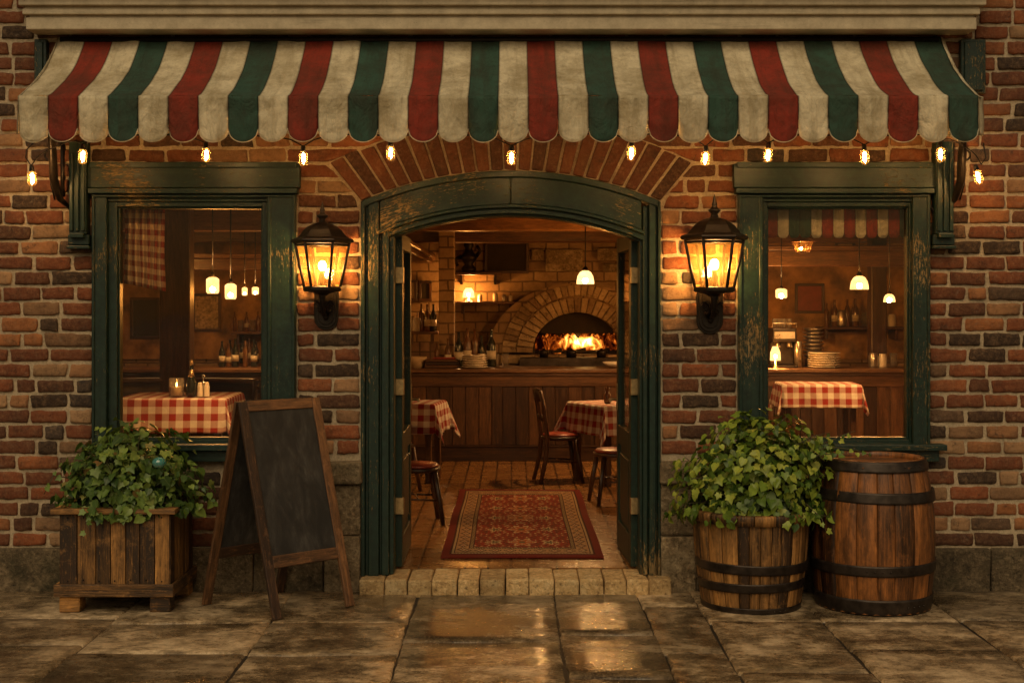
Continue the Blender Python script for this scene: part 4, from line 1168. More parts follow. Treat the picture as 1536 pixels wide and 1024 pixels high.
# pizza oven
OX, _ = at(866, 0, 7.7); OZ = 1.30; OA, OB = .555, .50
t = thing('pizza_oven', 'domed brick pizza oven with a fire burning in its arched mouth', 'oven', (OX, 7.7, FLOOR))
b = MB(); dz = -FLOOR
def ell(a, A_, B_): return (A_ * math.cos(a), OZ + dz + B_ * math.sin(a))
n_ = 24
for k in range(n_):      # face wall around the mouth
    a0, a1 = math.pi * k / n_, math.pi * (k + 1) / n_
    p0, p1 = ell(a0, OA, OB), ell(a1, OA, OB); q0, q1 = ell(a0, 1.10, .86), ell(a1, 1.10, .86)
    P = [(p1[0], 0, p1[1]), (p0[0], 0, p0[1]), (p0[0], .5, p0[1]), (p1[0], .5, p1[1]), (q1[0], 0, q1[1]), (q0[0], 0, q0[1]), (q0[0], .5, q0[1]), (q1[0], .5, q1[1])]
    b.hexa(P, t=.5)
b.box(-1.10, 1.10, 0, .5, .0, OZ + dz - .02, t=.5)
b.build('dome', M['inwall'], t)
b = MB()
for rw, (ra, rb, n_) in enumerate(((0, .20, 25), (.205, .38, 33))):
    for k in range(n_):
        a0, a1 = math.pi * (k + .06) / n_, math.pi * (k + .94) / n_
        p0, p1 = ell(a0, OA + ra, OB + ra), ell(a1, OA + ra, OB + ra); q0, q1 = ell(a0, OA + rb, OB + rb * .9), ell(a1, OA + rb, OB + rb * .9)
        y0 = -.03 - .02 * (1 - rw) + random.uniform(-.008, .006)
        P = [(p1[0], y0, p1[1]), (p0[0], y0, p0[1]), (p0[0], .1, p0[1]), (p1[0], .1, p1[1]), (q1[0], y0, q1[1]), (q0[0], y0, q0[1]), (q0[0], .1, q0[1]), (q1[0], .1, q1[1])]
        b.hexa(P)
for s in (-1, 1):
    z = OZ + dz - .13
    while z < OZ + dz - .02: b.box(s * .56 if s > 0 else -.95, .95 if s > 0 else -.56, -.04, .1, z, z + .1); z += .11
b.build('arch', M['ovenbrick'], t, bevel=.008, seg=2)
b = MB()   # sooty hood closing the upper half of the mouth
hp = [ell(math.pi * k / 20, OA - .004, OB - .004) for k in range(21)]; zc = OZ + dz + .24
hp = [(x, z) for x, z in hp if z > zc]; xr = hp[0][0]; b.prism([(hp[-1][0], zc), (xr, zc)] + hp, .10, .14, t=.3)
b.box(-.60, .60, .50, .52, OZ + dz - .02, OZ + dz + .55, t=.1); b.box(-.60, -.52, .14, .5, OZ + dz - .02, OZ + dz + .5, t=.1); b.box(.52, .60, .14, .5, OZ + dz - .02, OZ + dz + .5, t=.1)
b.build('hood', M['soot'], t)
b = MB(); b.box(-.70, .62, -.32, .48, OZ + dz - .10, OZ + dz - .05); b.box(-.72, .64, -.34, -.30, OZ + dz - .16, OZ + dz - .045); b.box(-.66, -.60, -.3, 0, 0, OZ + dz - .1); b.box(.52, .58, -.3, 0, 0, OZ + dz - .1)
b.build('hearth_shelf', M['hoop'], t, bevel=.006)
b = MB(); rnd = random.Random(5)
for k in range(120):
    x = rnd.uniform(-.48, .46); h_ = rnd.uniform(.18, .25); y = rnd.uniform(.30, .46); r_ = rnd.uniform(.03, .085)
    b.lathe([(r_ * .5, OZ + dz - .02), (r_, OZ + dz + h_ * .3), (r_ * .7, OZ + dz + h_ * .65), (r_ * .25, OZ + dz + h_ * .9), (.002, OZ + dz + h_)], 8, Matrix.Translation((x, y, OZ + dz)) @ Matrix.Rotation(rnd.uniform(-.35, .35), 4, 'Y') @ Matrix.Translation((0, 0, -OZ - dz)), cap=False)
b.build('flames', M['fire'], t)
b = MB()
for k in range(7):
    x = -.45 + k * .15; b.tube([(x - .1, .3 + .02 * (k % 3), OZ + dz - .01), (x + .12, .22 + .03 * (k % 2), OZ + dz + .03 * (k % 2) + .0)], .032, 8)
b.build('logs', M['soot'], t)

# vessels -------------------------------------------------------------
def at3(px, py, Y): x, z = at(px, py, Y); return Vector((x, Y, z))
def vessel(name, label, cat, px, Y, zb, prof, mat, group=None, sc=1., extra=None):
    x, _ = at(px, 0, Y); tt = None
    b = MB(); b.lathe([(r * sc, z * sc) for r, z in prof], 18)
    o = b.build(name, mat, loc=(x, Y, zb)); tag(o, label, cat, group)
    if extra:
        for nm, pf, mt in extra:
            e = MB(); e.lathe([(r * sc, z * sc) for r, z in pf], 18); e.build(nm, mt, o)
    return o
BOT = [(.001, 0), (.034, 0), (.037, .01), (.037, .17), (.030, .20), (.014, .235), (.012, .29), (.014, .295), (.014, .305), (.001, .306)]
TALL = [(.001, 0), (.028, 0), (.03, .01), (.03, .20), (.024, .22), (.011, .25), (.011, .31), (.001, .311)]
JAR = [(.001, 0), (.04, 0), (.043, .01), (.043, .10), (.036, .115), (.036, .13), (.001, .131)]
GLASSP = [(.001, 0), (.026, 0), (.030, .11), (.028, .11), (.024, .006)]
LBL = [('label', [(.0378, .06), (.0378, .13)], M['label'])]
G_ = M['glass']
# back-bar shelves behind the counter
def shelf(name, label, px0, px1, py, Y, dep=.22, th=.035, mat='midwood', brk=True):
    a, c = at3(px0, py, Y), at3(px1, py, Y)
    tt = thing(name, label, 'shelf', ((a.x + c.x) / 2, Y, a.z)); hw = (c.x - a.x) / 2
    b = MB(); b.box(-hw, hw, -.0, BY - Y - .004 if dep is None else dep, -th, 0); b.build('board', M[mat], tt, bevel=.004)
    if brk:
        for s in (-1, 1):
            b = MB(); b.prism([(s * (hw - .08) - .015, -th), (s * (hw - .08) - .015, -th - .12), (s * (hw - .08) + .015, -th - .12), (s * (hw - .08) + .015, -th)], .05, dep or BY - Y - .004); b.build('bracket', M['darkwood'], tt)
    return a.z
zs1 = shelf('wall_shelf', 'wooden wall shelf above the bottles, with a small lit lamp and jars', 684, 775, 452, 8.0, .298)
zs0 = shelf('wall_shelf', 'high narrow ledge under the dark figurine at the upper left of the doorway view', 682, 752, 408, 8.0, .298)
zs2 = shelf('glass_shelf', 'dark shelf of upright glasses just inside the left door leaf', 606, 657, 497, 7.6, .3)
zs3 = shelf('bar_shelf', 'shelf of bottles and jars seen through the right window', 1232, 1356, 490, 7.9, .398)
zs4 = shelf('bar_shelf', 'lower shelf of dark bottles at the right edge of the left window', 338, 404, 545, 7.9, .398)
zs5 = shelf('bar_shelf', 'upper shelf of bottles at the right edge of the left window', 346, 404, 497, 7.9, .398)
rnd = random.Random(9)
def row(pxs, Y, z, names, where):
    for i, (px, kind, sc) in enumerate(pxs):
        lab, prof, mat, ex, nm = names[kind]
        vessel(nm, f'{lab} {where[i]}', nm.split('_')[-1] if nm != 'drinking_glass' else 'glass', px, Y, z, prof, mat, None, sc, ex)
K = {'d': ('dark glass bottle', BOT, M['darkglass'], LBL, 'wine_bottle'), 'a': ('amber glass bottle', TALL, M['amberglass'], None, 'liquor_bottle'),
     'j': ('pale lidded jar', JAR, M['ceram'], None, 'storage_jar'), 'g': ('upright clear glass', GLASSP, G_, None, 'drinking_glass'),
     's': ('steel canister', JAR, M['steel'], None, 'steel_canister'), 't': ('tall amber bottle', BOT, M['amberglass'], LBL, 'liquor_bottle')}
row([(616, 'g', 1.7), (624, 'j', 1.3), (632, 'a', 1.1), (641, 't', 1.1), (650, 'd', 1.1)], 7.7, zs2, K,
    ['at the left end of the doorway shelf', 'second on the doorway shelf', 'mid doorway shelf beside the glasses', 'right of middle on the doorway shelf', 'at the right end of the doorway shelf'])
row([(720, 'j', .7), (743, 'j', .8), (756, 's', .7), (766, 'j', .6)], 8.1, zs1, K,
    ['right beside the small shelf lamp', 'on the middle of the lamp shelf', 'third jar on the lamp shelf', 'at the right end of the lamp shelf'])
row([(1240, 'a', .95), (1252, 't', 1.1), (1262, 's', 1.6), (1271, 'a', 1.1), (1283, 't', 1.15), (1297, 'g', 1.6), (1309, 'j', 1.1), (1322, 'g', 1.7), (1338, 'j', 1.2)], 8.05, zs3, K,
    ['at the left end of the right window shelf', 'second on the right window shelf', 'third on the right window shelf', 'fourth on the right window shelf, below the dark gap', 'left below the big white pendant', 'right below the big white pendant',
     'just right of the big pendant on the shelf', 'left of the post on the right window shelf', 'at the right end of the right window shelf'])
row([(345, 'd', .95), (354, 'a', 1), (364, 'd', 1.05), (374, 't', 1.), (384, 'd', .9)], 8.0, zs4, K,
    ['leftmost on the lower left-window shelf', 'second on the lower left-window shelf', 'middle of the lower left-window shelf', 'fourth on the lower left-window shelf', 'rightmost on the lower left-window shelf'])
row([(352, 'a', .8), (361, 'g', 1.3), (370, 't', .8), (379, 'g', 1.3), (387, 'a', .8)], 8.0, zs5, K,
    ['leftmost on the upper left-window shelf', 'second on the upper left-window shelf', 'middle of the upper left-window shelf', 'fourth on the upper left-window shelf', 'rightmost on the upper left-window shelf'])
row([(688, 'd', 1.35), (701, 't', 1.5), (712, 'a', 1.45), (722, 'd', 1.2), (737, 'd', 1.45)], 7.05, CTZ, K,
    ['leftmost behind the plates on the counter', 'second behind the plates on the counter', 'third behind the plates on the counter', 'directly behind the plates on the counter', 'tallest on the counter, right of the plates'])
# figurine on the high ledge
b = MB(); b.lathe([(.001, 0), (.09, 0), (.095, .05), (.05, .10), (.10, .16), (.11, .20), (.06, .26), (.045, .30), (.065, .34), (.06, .39), (.02, .43), (.001, .44)], 14)
b.tube([(-.09, 0, .2), (-.17, -.02, .16), (-.14, -.03, .08)], [.03, .025, .02], 8); b.tube([(.09, 0, .2), (.15, -.02, .27), (.10, -.03, .34)], [.03, .025, .02], 8)
x, _ = at(703, 0, 8.12); tag(b.build('figurine', M['iron'], loc=(x, 8.12, zs0)), 'dark ornamental figurine on the high ledge left of the oven', 'figurine')
# crockery on the counter
def plates(px, Y, zb, n, r, where, mat='ceram', th=.026, cat='plate', grp=None):
    first = None; x, _ = at(px, 0, Y)
    for k in range(n):
        if first is None:
            b = MB(); b.lathe([(.001, 0), (r * .6, 0), (r * .7, th * .3), (r, th * .8), (r * .995, th * .95), (r * .66, th * .5), (.001, th * .4)], 28)
            o = first = b.build('serving_plate' if cat == 'plate' else cat.replace(' ', '_'), M[mat])
        else: o = first.copy(); COL.objects.link(o)
        o.location = (x + random.uniform(-.004, .004), Y, zb + k * th)
        pos = 'topmost' if k == n - 1 else ('lowest' if k == 0 else ('second from the bottom' if k == 1 else ('second from the top' if k == n - 2 else ('third from the bottom' if k == 2 else ('third from the top' if k == n - 3 else ('fourth from the bottom' if k == 3 else 'fourth from the top'))))))
        tag(o, f'{"white" if mat == "ceram" else "steel"} {cat}, {pos} of its stack {where}', cat, grp or f'{cat}s stacked {where}')
plates(712, 6.62, CTZ, 6, .15, 'before the counter bottles')
plates(1236, 6.72, CTZ, 7, .19, 'in the right window')
x0 = 7
plates(1220, 7.05, CTZ + .10, 8, .125, 'in the right window', 'steel', .045, 'pan')
vessel('display_stand', 'low wooden block under the tall stack of pans', 'stand', 1220, 7.05, CTZ, [(.001, 0), (.11, 0), (.11, .10), (.001, .10)], M['darkwood'])
vessel('steel_canister', 'tall steel canister left of the stacked plates in the right window', 'canister', 1197, 6.8, CTZ, [(.001, 0), (.045, 0), (.045, .30), (.04, .31), (.001, .312)], M['steel'])
x, _ = at(664, 0, 6.75); b = MB(); b.box(-.20, .20, -.12, .12, 0, .035); b.box(-.19, .19, -.11, .11, .037, .07); b.box(-.20, .19, -.12, .10, .072, .10)
tag(b.build('tray_stack', M['darkwood'], loc=(x, 6.75, CTZ), bevel=.005), 'stack of dark flat trays at the left of the counter', 'trays')
b = MB(); b.box(-.13, .13, -.08, .08, 0, .022); tag(b.build('folded_napkin', M['redpad'], loc=(x + .02, 6.75, CTZ + .101), bevel=.006), 'folded red cloth lying on the dark trays', 'cloth')
vessel('basket', 'round woven bread basket at the left end of the visible counter', 'basket', 623, 6.75, CTZ, [(.001, 0), (.10, 0), (.13, .10), (.135, .13), (.12, .13), (.09, .02)], M['paper'], sc=1)
vessel('mixing_bowl', 'shallow bowl on the counter near the right door leaf', 'bowl', 921, 6.65, CTZ, [(.001, 0), (.05, 0), (.11, .045), (.135, .075), (.128, .075), (.05, .012), (.001, .01)], M['ceram'])
for px, w_, lab in ((857, .06, 'small dark pot on the oven shelf below the flames'), (816, .05, 'small dark pot at the left end of the oven shelf'), (902, .055, 'small dark pot at the right end of the oven shelf')):
    vessel('cooking_pot', lab, 'pot', px, 7.52, OZ - .048, [(.001, 0), (w_, 0), (w_ * 1.1, .07), (w_ * 1.05, .085), (.02, .095), (.015, .11), (.001, .112)], M['iron'])
row([(333, 'd', 1.0), (343, 't', .9), (353, 'd', 1.1), (368, 'a', 1.0), (381, 'd', 1.05)], 6.95, CTZ, K,
    ['leftmost on the counter in the left window', 'second on the counter in the left window', 'middle of the counter bottles in the left window', 'fourth on the counter in the left window', 'rightmost on the counter in the left window'])
row([(1310, 's', 1.3), (1324, 'j', 1.2), (1340, 'g', 1.5)], 6.9, CTZ, K,
    ['right of the plates on the right window counter', 'second from the right on the right window counter', 'at the right end of the right window counter'])
row([(655, 'a', .9), (672, 't', 1.1), (744, 'g', 1.4), (758, 'g', 1.4)], 7.08, CTZ, K,
    ['behind the dark trays, left one', 'behind the dark trays, right one', 'on the counter just left of the oven, first', 'on the counter just left of the oven, second'])
x, _ = at(1174, 0, 6.85); tt = thing('coffee_machine', 'dark coffee machine with glasses on top at the left edge of the right window', 'coffee machine', (x, 6.85, CTZ))
b = MB(); b.box(-.14, .14, -.12, .22, .30, .46); b.box(-.14, .14, .02, .22, .03, .30); b.box(-.15, .15, -.16, .22, 0, .03); b.build('body', M['iron'], tt, bevel=.012, seg=2)
b = MB(); b.tube([(-.14, -.10, .47), (-.14, -.10, .52), (.14, -.10, .52), (.14, -.10, .47)], .007, 6); b.box(-.12, .12, -.125, -.12, .34, .42); b.build('cup_rail', M['steel'], tt)
for dx in (-.07, .07):
    b = MB(); b.lathe([(.001, .24), (.03, .24), (.032, .30)], 14, Matrix.Translation((dx, -.05, 0))); b.tube([(dx, -.07, .26), (dx, -.17, .25)], .009, 6); b.build('brew_head', M['steel'], tt)
for i, px in enumerate((1162, 1169, 1176, 1184)):
    vessel('drinking_glass', ['leftmost', 'second', 'third', 'rightmost'][i] + ' of the four upright glasses on the coffee machine', 'glass', px, 6.95, CTZ + .462, GLASSP, G_, None, 1.0)
# framed pictures
def picture(px0, px1, py0, py1, Y, lab, mat='picture', fm='darkwood', dep=.03):
    a, c = at3(px0, py1, Y), at3(px1, py0, Y); w_, h_ = (c.x - a.x) / 2, (c.z - a.z) / 2
    tt = thing('picture_frame', lab, 'picture', ((a.x + c.x) / 2, Y, a.z)); e = .035
    b = MB(); b.box(-w_, w_, -dep, 0, 0, e); b.box(-w_, w_, -dep, 0, 2 * h_ - e, 2 * h_); b.box(-w_, -w_ + e, -dep, 0, e, 2 * h_ - e); b.box(w_ - e, w_, -dep, 0, e, 2 * h_ - e)
    b.build('frame', M[fm], tt, bevel=.004)
    b = MB(); b.box(-w_ + e, w_ - e, -dep * .5, 0, e, 2 * h_ - e); b.build('print', M[mat], tt)
YB = BY - .053
picture(289, 332, 440, 497, YB, 'faded print in a dark frame behind the pendants in the left window')
picture(196, 240, 446, 508, YB, 'dark framed board under the checked curtain in the left window', 'soot')
picture(256, 286, 380, 500, YB, 'tall dark framed panel beside the curtain in the left window', 'soot', 'midwood')
picture(608, 626, 420, 451, YB, 'pale framed print above the doorway shelf', 'paper')
picture(628, 648, 421, 452, YB, 'dark framed print above the doorway shelf', 'soot')
picture(727, 793, 362, 410, YB, 'wide dark framed board above the lamp shelf', 'soot')
picture(1252, 1282, 362, 378, YB, 'small landscape print high in the right window', 'paper')
picture(1305, 1328, 372, 392, YB, 'small square print near the post in the right window', 'paper', 'midwood')
picture(1192, 1236, 425, 470, YB, 'reddish print behind the left pendant in the right window', 'redpad', 'darkwood')
x0, z0 = at(795, 372, YB); 
for (px0, px1, py0, py1) in ((797, 815, 373, 390), (818, 874, 374, 407), (896, 945, 372, 390), (905, 940, 395, 408)):
    a, c = at3(px0, py1, YB), at3(px1, py0, YB); b = MB(); b.box(a.x, c.x, YB - .03, YB, a.z, c.z); b.build('wall_stone', M['quoin'], B, bevel=.01)
# tiles under the left shelf
a, c = at3(600, 553, YB), at3(657, 512, YB); b = MB(); b.box(a.x, c.x, YB - .02, YB, a.z, c.z); b.build('wall_tiles', M['insplash'], B)

# pendants ---------------------------------------------------------------
def pendant(px, py, Y, wpx, hpx, lab, kind='bell', power='e_pend', cord=True):
    """py is the middle of the shade"""
    c = at3(px, py, Y); s = scl(Y); r = wpx / s / 2; h = hpx / s
    tt = thing('pendant_lamp', lab, 'pendant lamp', (c.x, Y, c.z - h / 2))
    b = MB()
    if kind == 'bell': prof = [(r, 0), (r * .98, h * .25), (r * .88, h * .6), (r * .62, h * .88), (r * .3, h)]
    elif kind == 'jar': prof = [(r * .82, 0), (r, h * .12), (r, h * .88), (r * .55, h)]
    else: prof = [(r, 0), (r * .7, h)]
    n_ = 20 if kind != 'jar' else 12
    b.lathe(prof, n_, cap=False, smooth=kind != 'jar'); b.build('shade', M['e_shade'], tt, solid=.003)
    e = MB(); e.sphere((0, 0, h * .25), min(r * .45, .028)); e.build('bulb', M[power], tt)
    k = MB(); k.lathe([(r * .34, h * .98), (r * .3, h * 1.18), (.012, h * 1.3), (.007, h * 1.32)], 12)
    k.tube([(0, 0, h * 1.3), (0, 0, CZ - .004 - (c.z - h / 2))], .0065, 6); k.build('cord', M['iron'], tt)
pendant(319, 428, 2.1, 19, 24, 'ribbed glass pendant, left of the bright pair in the left window', 'jar')
pendant(346, 437, 1.9, 17, 23, 'ribbed glass pendant, right of the bright pair in the left window', 'jar')
pendant(367, 437, 6.2, 8, 12, 'small distant pendant just right of the bright pair in the left window', 'jar')
pendant(383, 436, 6.2, 10, 11, 'small distant pendant at the right edge of the left window', 'jar')
pendant(247, 392, 6.2, 9, 6, 'tiny distant pendant beside the checked curtain', 'jar')
pendant(878, 416, 5.0, 26, 20, 'bell shaped pendant glowing over the oven arch')
pendant(1289, 424, 4.2, 27, 20, 'large white bell pendant in the middle of the right window')
pendant(1172, 440, 6.2, 17, 14, 'small square shaded pendant at the left edge of the right window', 'jar')
pendant(1334, 447, 4.6, 17, 12, 'small bell pendant at the right edge of the right window')
# shelf lamp
def table_lamp(px, Y, zb, r, h, base, lab, name='table_lamp'):
    x, _ = at(px, 0, Y); tt = thing(name, lab, 'table lamp', (x, Y, zb))
    b = MB(); b.lathe([(.001, 0), (r * .7, 0), (r * .6, .012), (.012, .03), (.010, base)], 14); b.build('base', M['brass'], tt)
    b = MB(); b.lathe([(r, base * .8), (r * .92, base * .8 + h * .6), (r * .5, base * .8 + h)], 18, cap=False); b.build('shade', M['e_shade'], tt, solid=.003)
    e = MB(); e.sphere((0, 0, base * .8 + h * .3), .02); e.build('bulb', M['e_pend'], tt)
table_lamp(703, 8.05, zs1, .072, .12, .06, 'little lamp with glowing shade on the wall shelf left of the oven')
table_lamp(1163, 6.5, CTZ, .06, .16, .12, 'little glowing candle lamp at the left edge of the right window, on the counter')
# copper lantern in right window
c = at3(1204, 378, 2.4); tt = thing('hanging_lantern', 'copper hanging lantern near the top left of the right window', 'lantern', c); s = scl(2.4)
b = MB(); b.lathe([(.055, 0), (.088, .085)], 6, cap=False, smooth=False); b.build('glass', M['lglass'], tt)
b = MB(); b.lathe([(.105, .085), (.108, .092), (.05, .12), (.016, .15), (.004, .18)], 6, smooth=False)
b.lathe([(.058, -.008), (.058, .002)], 6, smooth=False)
for k in range(6):
    q = R(60 * k); b.tube([(.057 * math.cos(q), .057 * math.sin(q), 0), (.090 * math.cos(q), .090 * math.sin(q), .086)], .004, 5)
b.tube([(0, 0, .17), (0, 0, CZ - c.z - .003)], .005, 6); b.build('cage', M['copper'], tt)
e = MB(); e.sphere((-.015, 0, .03), .014); e.build('bulb', m_emit('small_bulb_glow', (1, .55, .2), 260), tt)

# tables with checked cloths --------------------------------------------
def cloth(w_, d, drop, corner=1.0, seed=0, rip=.016, scal=None):
    b = MB(); nu_ = 64
    W_, D_ = w_ + 2 * drop, d + 2 * drop
    def fn(u, v):
        a, c = (u - .5) * W_, (v - .5) * D_
        du, dv = max(abs(a) - w_ / 2, 0), max(abs(c) - d / 2, 0)
        x, y = max(-w_ / 2, min(w_ / 2, a)), max(-d / 2, min(d / 2, c)); sx = 1 if a > 0 else -1; sy = 1 if c > 0 else -1
        s = math.hypot(du, dv)
        if s == 0: return (x, y, .003 * mnoise.noise(Vector((x * 4, y * 4, seed))))
        z = -s
        if du > 0 and dv > 0:
            an = math.atan2(dv, du); fo = math.sin(2 * an) * .34 * s * corner; wv = .03 * math.sin(an * 8) * s / drop
            x += sx * (math.cos(an) * (fo + wv) + .05 * s + .006); y += sy * (math.sin(an) * (fo + wv) + .05 * s + .006)
            z = -s * .95
        elif du > 0: x += sx * (.006 + .06 * s + rip * (1 + math.sin(c * 19 + seed)) * s / drop)
        else: y += sy * (.006 + .06 * s + rip * (1 + math.sin(a * 19 + seed)) * s / drop)
        return (x, y, z)
    b.grid(fn, nu_, nu_, uvf=lambda u, v: ((u - .5) * W_, (v - .5) * D_)); return b
def table(x, y, ztop, w_, d, drop, rz, lab, clab, seed=0, fl_=FLOOR, corner=1.):
    tt = thing('dining_table', lab, 'table', (x, y, fl_), rz); h = ztop - fl_
    b = MB(); b.box(-w_ / 2 + .004, w_ / 2 - .004, -d / 2 + .004, d / 2 - .004, h - .04, h - .008); b.build('tabletop', M['midwood'], tt)
    for sx in (-1, 1):
        for sy in (-1, 1):
            b = MB(); xx, yy = sx * (w_ / 2 - .07), sy * (d / 2 - .07); b.box(xx - .03, xx + .03, yy - .03, yy + .03, 0, h - .041); b.build('leg', M['darkwood'], tt, bevel=.004)
    b = MB(); b.box(-w_ / 2 + .05, w_ / 2 - .05, -d / 2 + .04, -d / 2 + .06, h - .12, h - .042); b.box(-w_ / 2 + .05, w_ / 2 - .05, d / 2 - .06, d / 2 - .04, h - .12, h - .042); b.build('apron', M['darkwood'], tt)
    cl = cloth(w_, d, drop, corner, seed).build('tablecloth', M['gingham'], solid=.003); cl.location = (x, y, ztop); cl.rotation_euler = (0, 0, rz)
    tag(cl, clab, 'tablecloth')
xa, za = at(172, 598, 2.6); xb, _ = at(338, 0, 2.6)
table((xa + xb) / 2 - .02, 3.05, za, xb - xa, .82, .30, R(1), 'wooden table right behind the left window', 'red and white checked cloth on the table behind the left window', 1, corner=.8); LT = ((xa + xb) / 2, 2.6, za)
xa, za = at(1209, 577, 5.0); xb, _ = at(1297, 0, 5.0)
table((xa + xb) / 2 - .12, 5.3, za, xb - xa + .2, .55, .24, R(-3), 'wooden table below the counter in the right window', 'red and white checked cloth on the table in the right window', 2, corner=.4)
xa, za = at(662, 602, 4.6)
table(xa - .42, 4.85, .80 + FLOOR, .80, .62, .30, R(-8), 'wooden table just inside the doorway on the left', 'red and white checked cloth hanging from the left doorway table', 3)
xa, za = at(857, 602, 4.3)
table(xa + .50, 4.75, .80 + FLOOR, .76, .74, .30, R(27), 'wooden table just inside the doorway on the right', 'red and white checked cloth hanging from the right doorway table', 4)

def chair(x, y, rz, lab, pad=True, sc=1.0):
    tt = thing('dining_chair', lab, 'chair', (x, y, FLOOR), rz, 'wooden chairs at the checked tables'); tt.scale = (sc, sc, sc)
    s = MB(); s.lathe([(.001, .425), (.19, .425), (.205, .435), (.205, .455), (.195, .462), (.001, .462)], 24, squash=.96); s.build('seat', M['darkwood'], tt)
    p = MB(); p.lathe([(.001, .462), (.185, .463), (.19, .475), (.17, .49), (.001, .494)], 24, squash=.96); p.build('seat_pad', M['redpad'], tt)
    for sx in (-1, 1):
        l = MB(); l.tube([(sx * .14, -.13, .43), (sx * .165, -.165, .2), (sx * .185, -.195, 0)], [.025, .023, .018], 8); l.build('leg', M['darkwood'], tt)
        l = MB(); l.tube([(sx * .18, .24, 0), (sx * .16, .18, .25), (sx * .155, .165, .45), (sx * .165, .20, .75), (sx * .17, .24, .93)], [.02, .024, .025, .022, .02], 8); l.build('back_leg', M['darkwood'], tt)
    r = MB(); r.tube([(.16, -.165, .2), (.165, .18, .22)], .009, 6); r.tube([(-.16, -.165, .2), (-.165, .18, .22)], .009, 6); r.tube([(-.16, 0, .21), (.16, 0, .21)], .009, 6); r.build('stretcher', M['darkwood'], tt)
    k = MB()
    def rail(z0, z1, yy): k.grid(lambda u, v: (-.165 + .33 * u, yy + .03 * math.sin(u * math.pi), z0 + (z1 - z0) * v + .02 * math.sin(u * math.pi) * v), 10, 2)
    rail(.82, .93, .225); rail(.62, .67, .19); k.build('back_rail', M['darkwood'], tt, solid=.016)
    for xx in (-.08, 0, .08):
        q_ = MB(); q_.bar((xx, .215, .64), (xx, .245, .84), .022, .012); q_.build('spindle', M['darkwood'], tt)
    return tt
xx, _ = at(634, 0, 1.95); chair(xx - .06, 2.15, R(100), 'round seated wooden chair with red pad nearest the left door leaf')
xx, _ = at(625, 0, 3.7); chair(xx - .25, 3.95, R(140), 'wooden chair tucked under the left doorway table')
xx, _ = at(915, 0, 3.0); chair(xx + .06, 3.25, R(-80), 'wooden chair with red pad nearest the right door leaf')
xx, _ = at(853, 0, 4.6); chair(xx - .08, 4.75, R(100), 'wooden chair at the aisle side of the right doorway table')
xx, _ = at(345, 0, 4.0); chair(xx + .35, 4.4, R(10), 'dark wooden chair right of the table behind the left window', sc=1.1)
# booth behind the left-window table
b = MB(); xa, za = at(150, 572, 5.0); xb, zb = at(386, 575, 5.0)
tt = thing('wooden_booth', 'curved dark wooden booth bench behind the left window table', 'booth', ((xa + xb) / 2, 5.0, FLOOR))
hw = (xb - xa) / 2
b.grid(lambda u, v: (-hw + 2 * hw * u, .25 * math.sin(u * math.pi), v * (za - FLOOR) + .0), 24, 8); b.build('backrest', M['darkwood'], tt, solid=.04)
b = MB(); b.tube([(-hw + 2 * hw * i / 24, .25 * math.sin(i / 24 * math.pi), za - FLOOR) for i in range(25)], .03, 8); b.build('top_rail', M['midwood'], tt)
b = MB(); b.box(-hw, hw, -.40, -.03, .36, .42); b.box(-hw, hw, -.36, -.10, 0, .358); b.build('seat', M['darkwood'], tt, bevel=.008)
# things on the left-window table
ty = 2.78
o = vessel('oil_bottle', 'dark oil bottle with a corked neck on the table in the left window', 'bottle', 287, ty, za if False else LT[2] + .004,
       [(.001, 0), (.036, 0), (.046, .02), (.050, .07), (.046, .13), (.026, .18), (.017, .21), (.016, .27), (.001, .271)], M['darkglass'],
       extra=[('neck_band', [(.030, .175), (.022, .205), (.0175, .235)], M['brass']), ('stopper', [(.018, .30), (.019, .285), (.012, .271)], M['brass']), ])
e = MB(); e.sphere((0, 0, .305), .019); e.build('cap', M['brass'], o)
o = vessel('candle_jar', 'square glass jar holding a pale candle, left of the dark bottle', 'candle jar', 265, ty, LT[2] + .004, [(.060, .0), (.066, .008), (.066, .155), (.060, .165), (.057, .165), (.060, .15), (.060, .01), (.001, .008)], M['glass'])
e = MB(); e.lathe([(.001, .012), (.050, .012), (.050, .085), (.046, .09), (.001, .088)], 18); e.build('candle', M['white_salt'], o)
e = MB(); e.lathe([(.001, .09), (.006, .10), (.005, .115), (.0005, .13)], 8, cap=False); e.build('flame', M['e_candle'], o)
x, _ = at(305, 0, ty); tt = thing('cruet_set', 'pair of ribbed shakers in a wire holder, right of the dark bottle', 'cruet set', (x, ty, LT[2] + .004))
for dx in (-.028, .03):
    b = MB(); b.lathe([(.001, 0), (.026, 0), (.024, .09), (.020, .105), (.020, .12), (.012, .13), (.001, .131)], 12, Matrix.Translation((dx, 0, 0)), smooth=False); b.build('shaker', M['ceram'], tt)
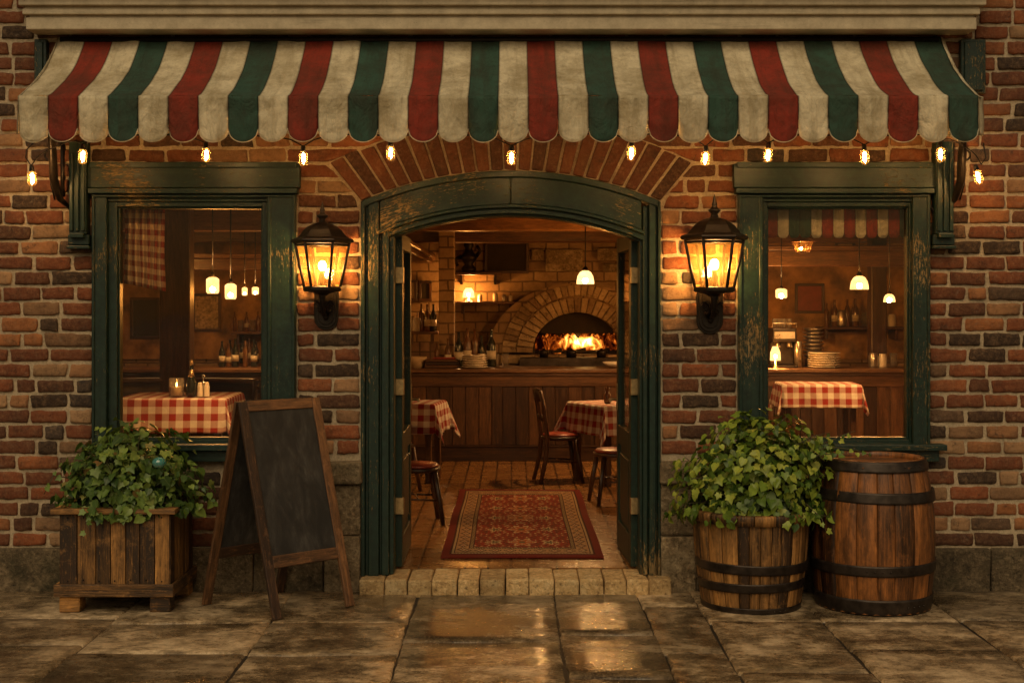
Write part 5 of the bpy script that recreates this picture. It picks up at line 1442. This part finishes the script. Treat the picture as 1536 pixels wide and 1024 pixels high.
b = MB(); b.tube([(0, 0, 0), (0, 0, .17)], .004, 6); b.tube([(.012 * math.cos(a), 0, .182 + .012 * math.sin(a)) for a in [R(40 * i) for i in range(10)]], .003, 5); b.tube([(-.055, -.03, .004), (.06, -.03, .004), (.06, .03, .004), (-.055, .03, .004), (-.055, -.03, .004)], .004, 5); b.build('holder', M['steel'], tt)
# glass jar on right doorway table
vessel('glass_jar', 'amber glass jar on the right doorway table', 'jar', 911, 4.55, .805 + FLOOR, [(.001, 0), (.03, 0), (.036, .02), (.036, .09), (.02, .12), (.02, .15), (.026, .16), (.001, .162)], M['amberglass'])
# checked curtain in left window, pleated
a = at3(187, 316, .20); c = at3(247, 437, .20)
b = MB()
def cur(u, v):
    x = a.x + (c.x - a.x) * u; z = a.z + .02 + (c.z + .055 * (1 - u) - a.z - .02) * v
    return (x + .006 * math.sin(v * 5 + u * 9) * v, .20 + .022 * math.sin(u * 38) * (.5 + .5 * v), z)
b.grid(cur, 60, 20, uvf=lambda u, v: (u * (c.x - a.x) * 1.5, v * (a.z - c.z)))
tag(b.build('checked_curtain', M['gcurt'], solid=.003), 'pleated red checked curtain hanging at the left inside the left window', 'curtain')
b = MB(); b.tube([(a.x - .05, .20, a.z + .03), (c.x + .72, .20, a.z + .03)], .01, 8); tag(b.build('curtain_rail', M['brass']), 'thin brass rail holding the checked curtain inside the left window', 'curtain rail')
# added fabric strip standing in for the awning stripes reflected in the right window
a = at3(1150, 312, .16); c = at3(1366, 357, .16); b = MB(); n_ = 13; w_ = (c.x - a.x) / n_
pat = [1, 0, 2, 2, 0, 1, 0, 1, 0, 1, 0, 1, 2]
for k in range(n_):
    def vf(u, v, k=k):
        lob = (1 - (2 * u - 1) ** 4); return (a.x + (k + u) * w_, .16 + .006 * math.sin(u * math.pi) * v + .004 * math.sin((k + u) * 3), a.z + .03 - (a.z + .03 - c.z - .03 * (1 - lob)) * v)
    b.grid(vf, 8, 8, m=pat[k])
tag(b.build('stripe_reflection', mats3, solid=.003), 'striped scalloped strip standing in for a reflection across the top of the right window', 'valance')
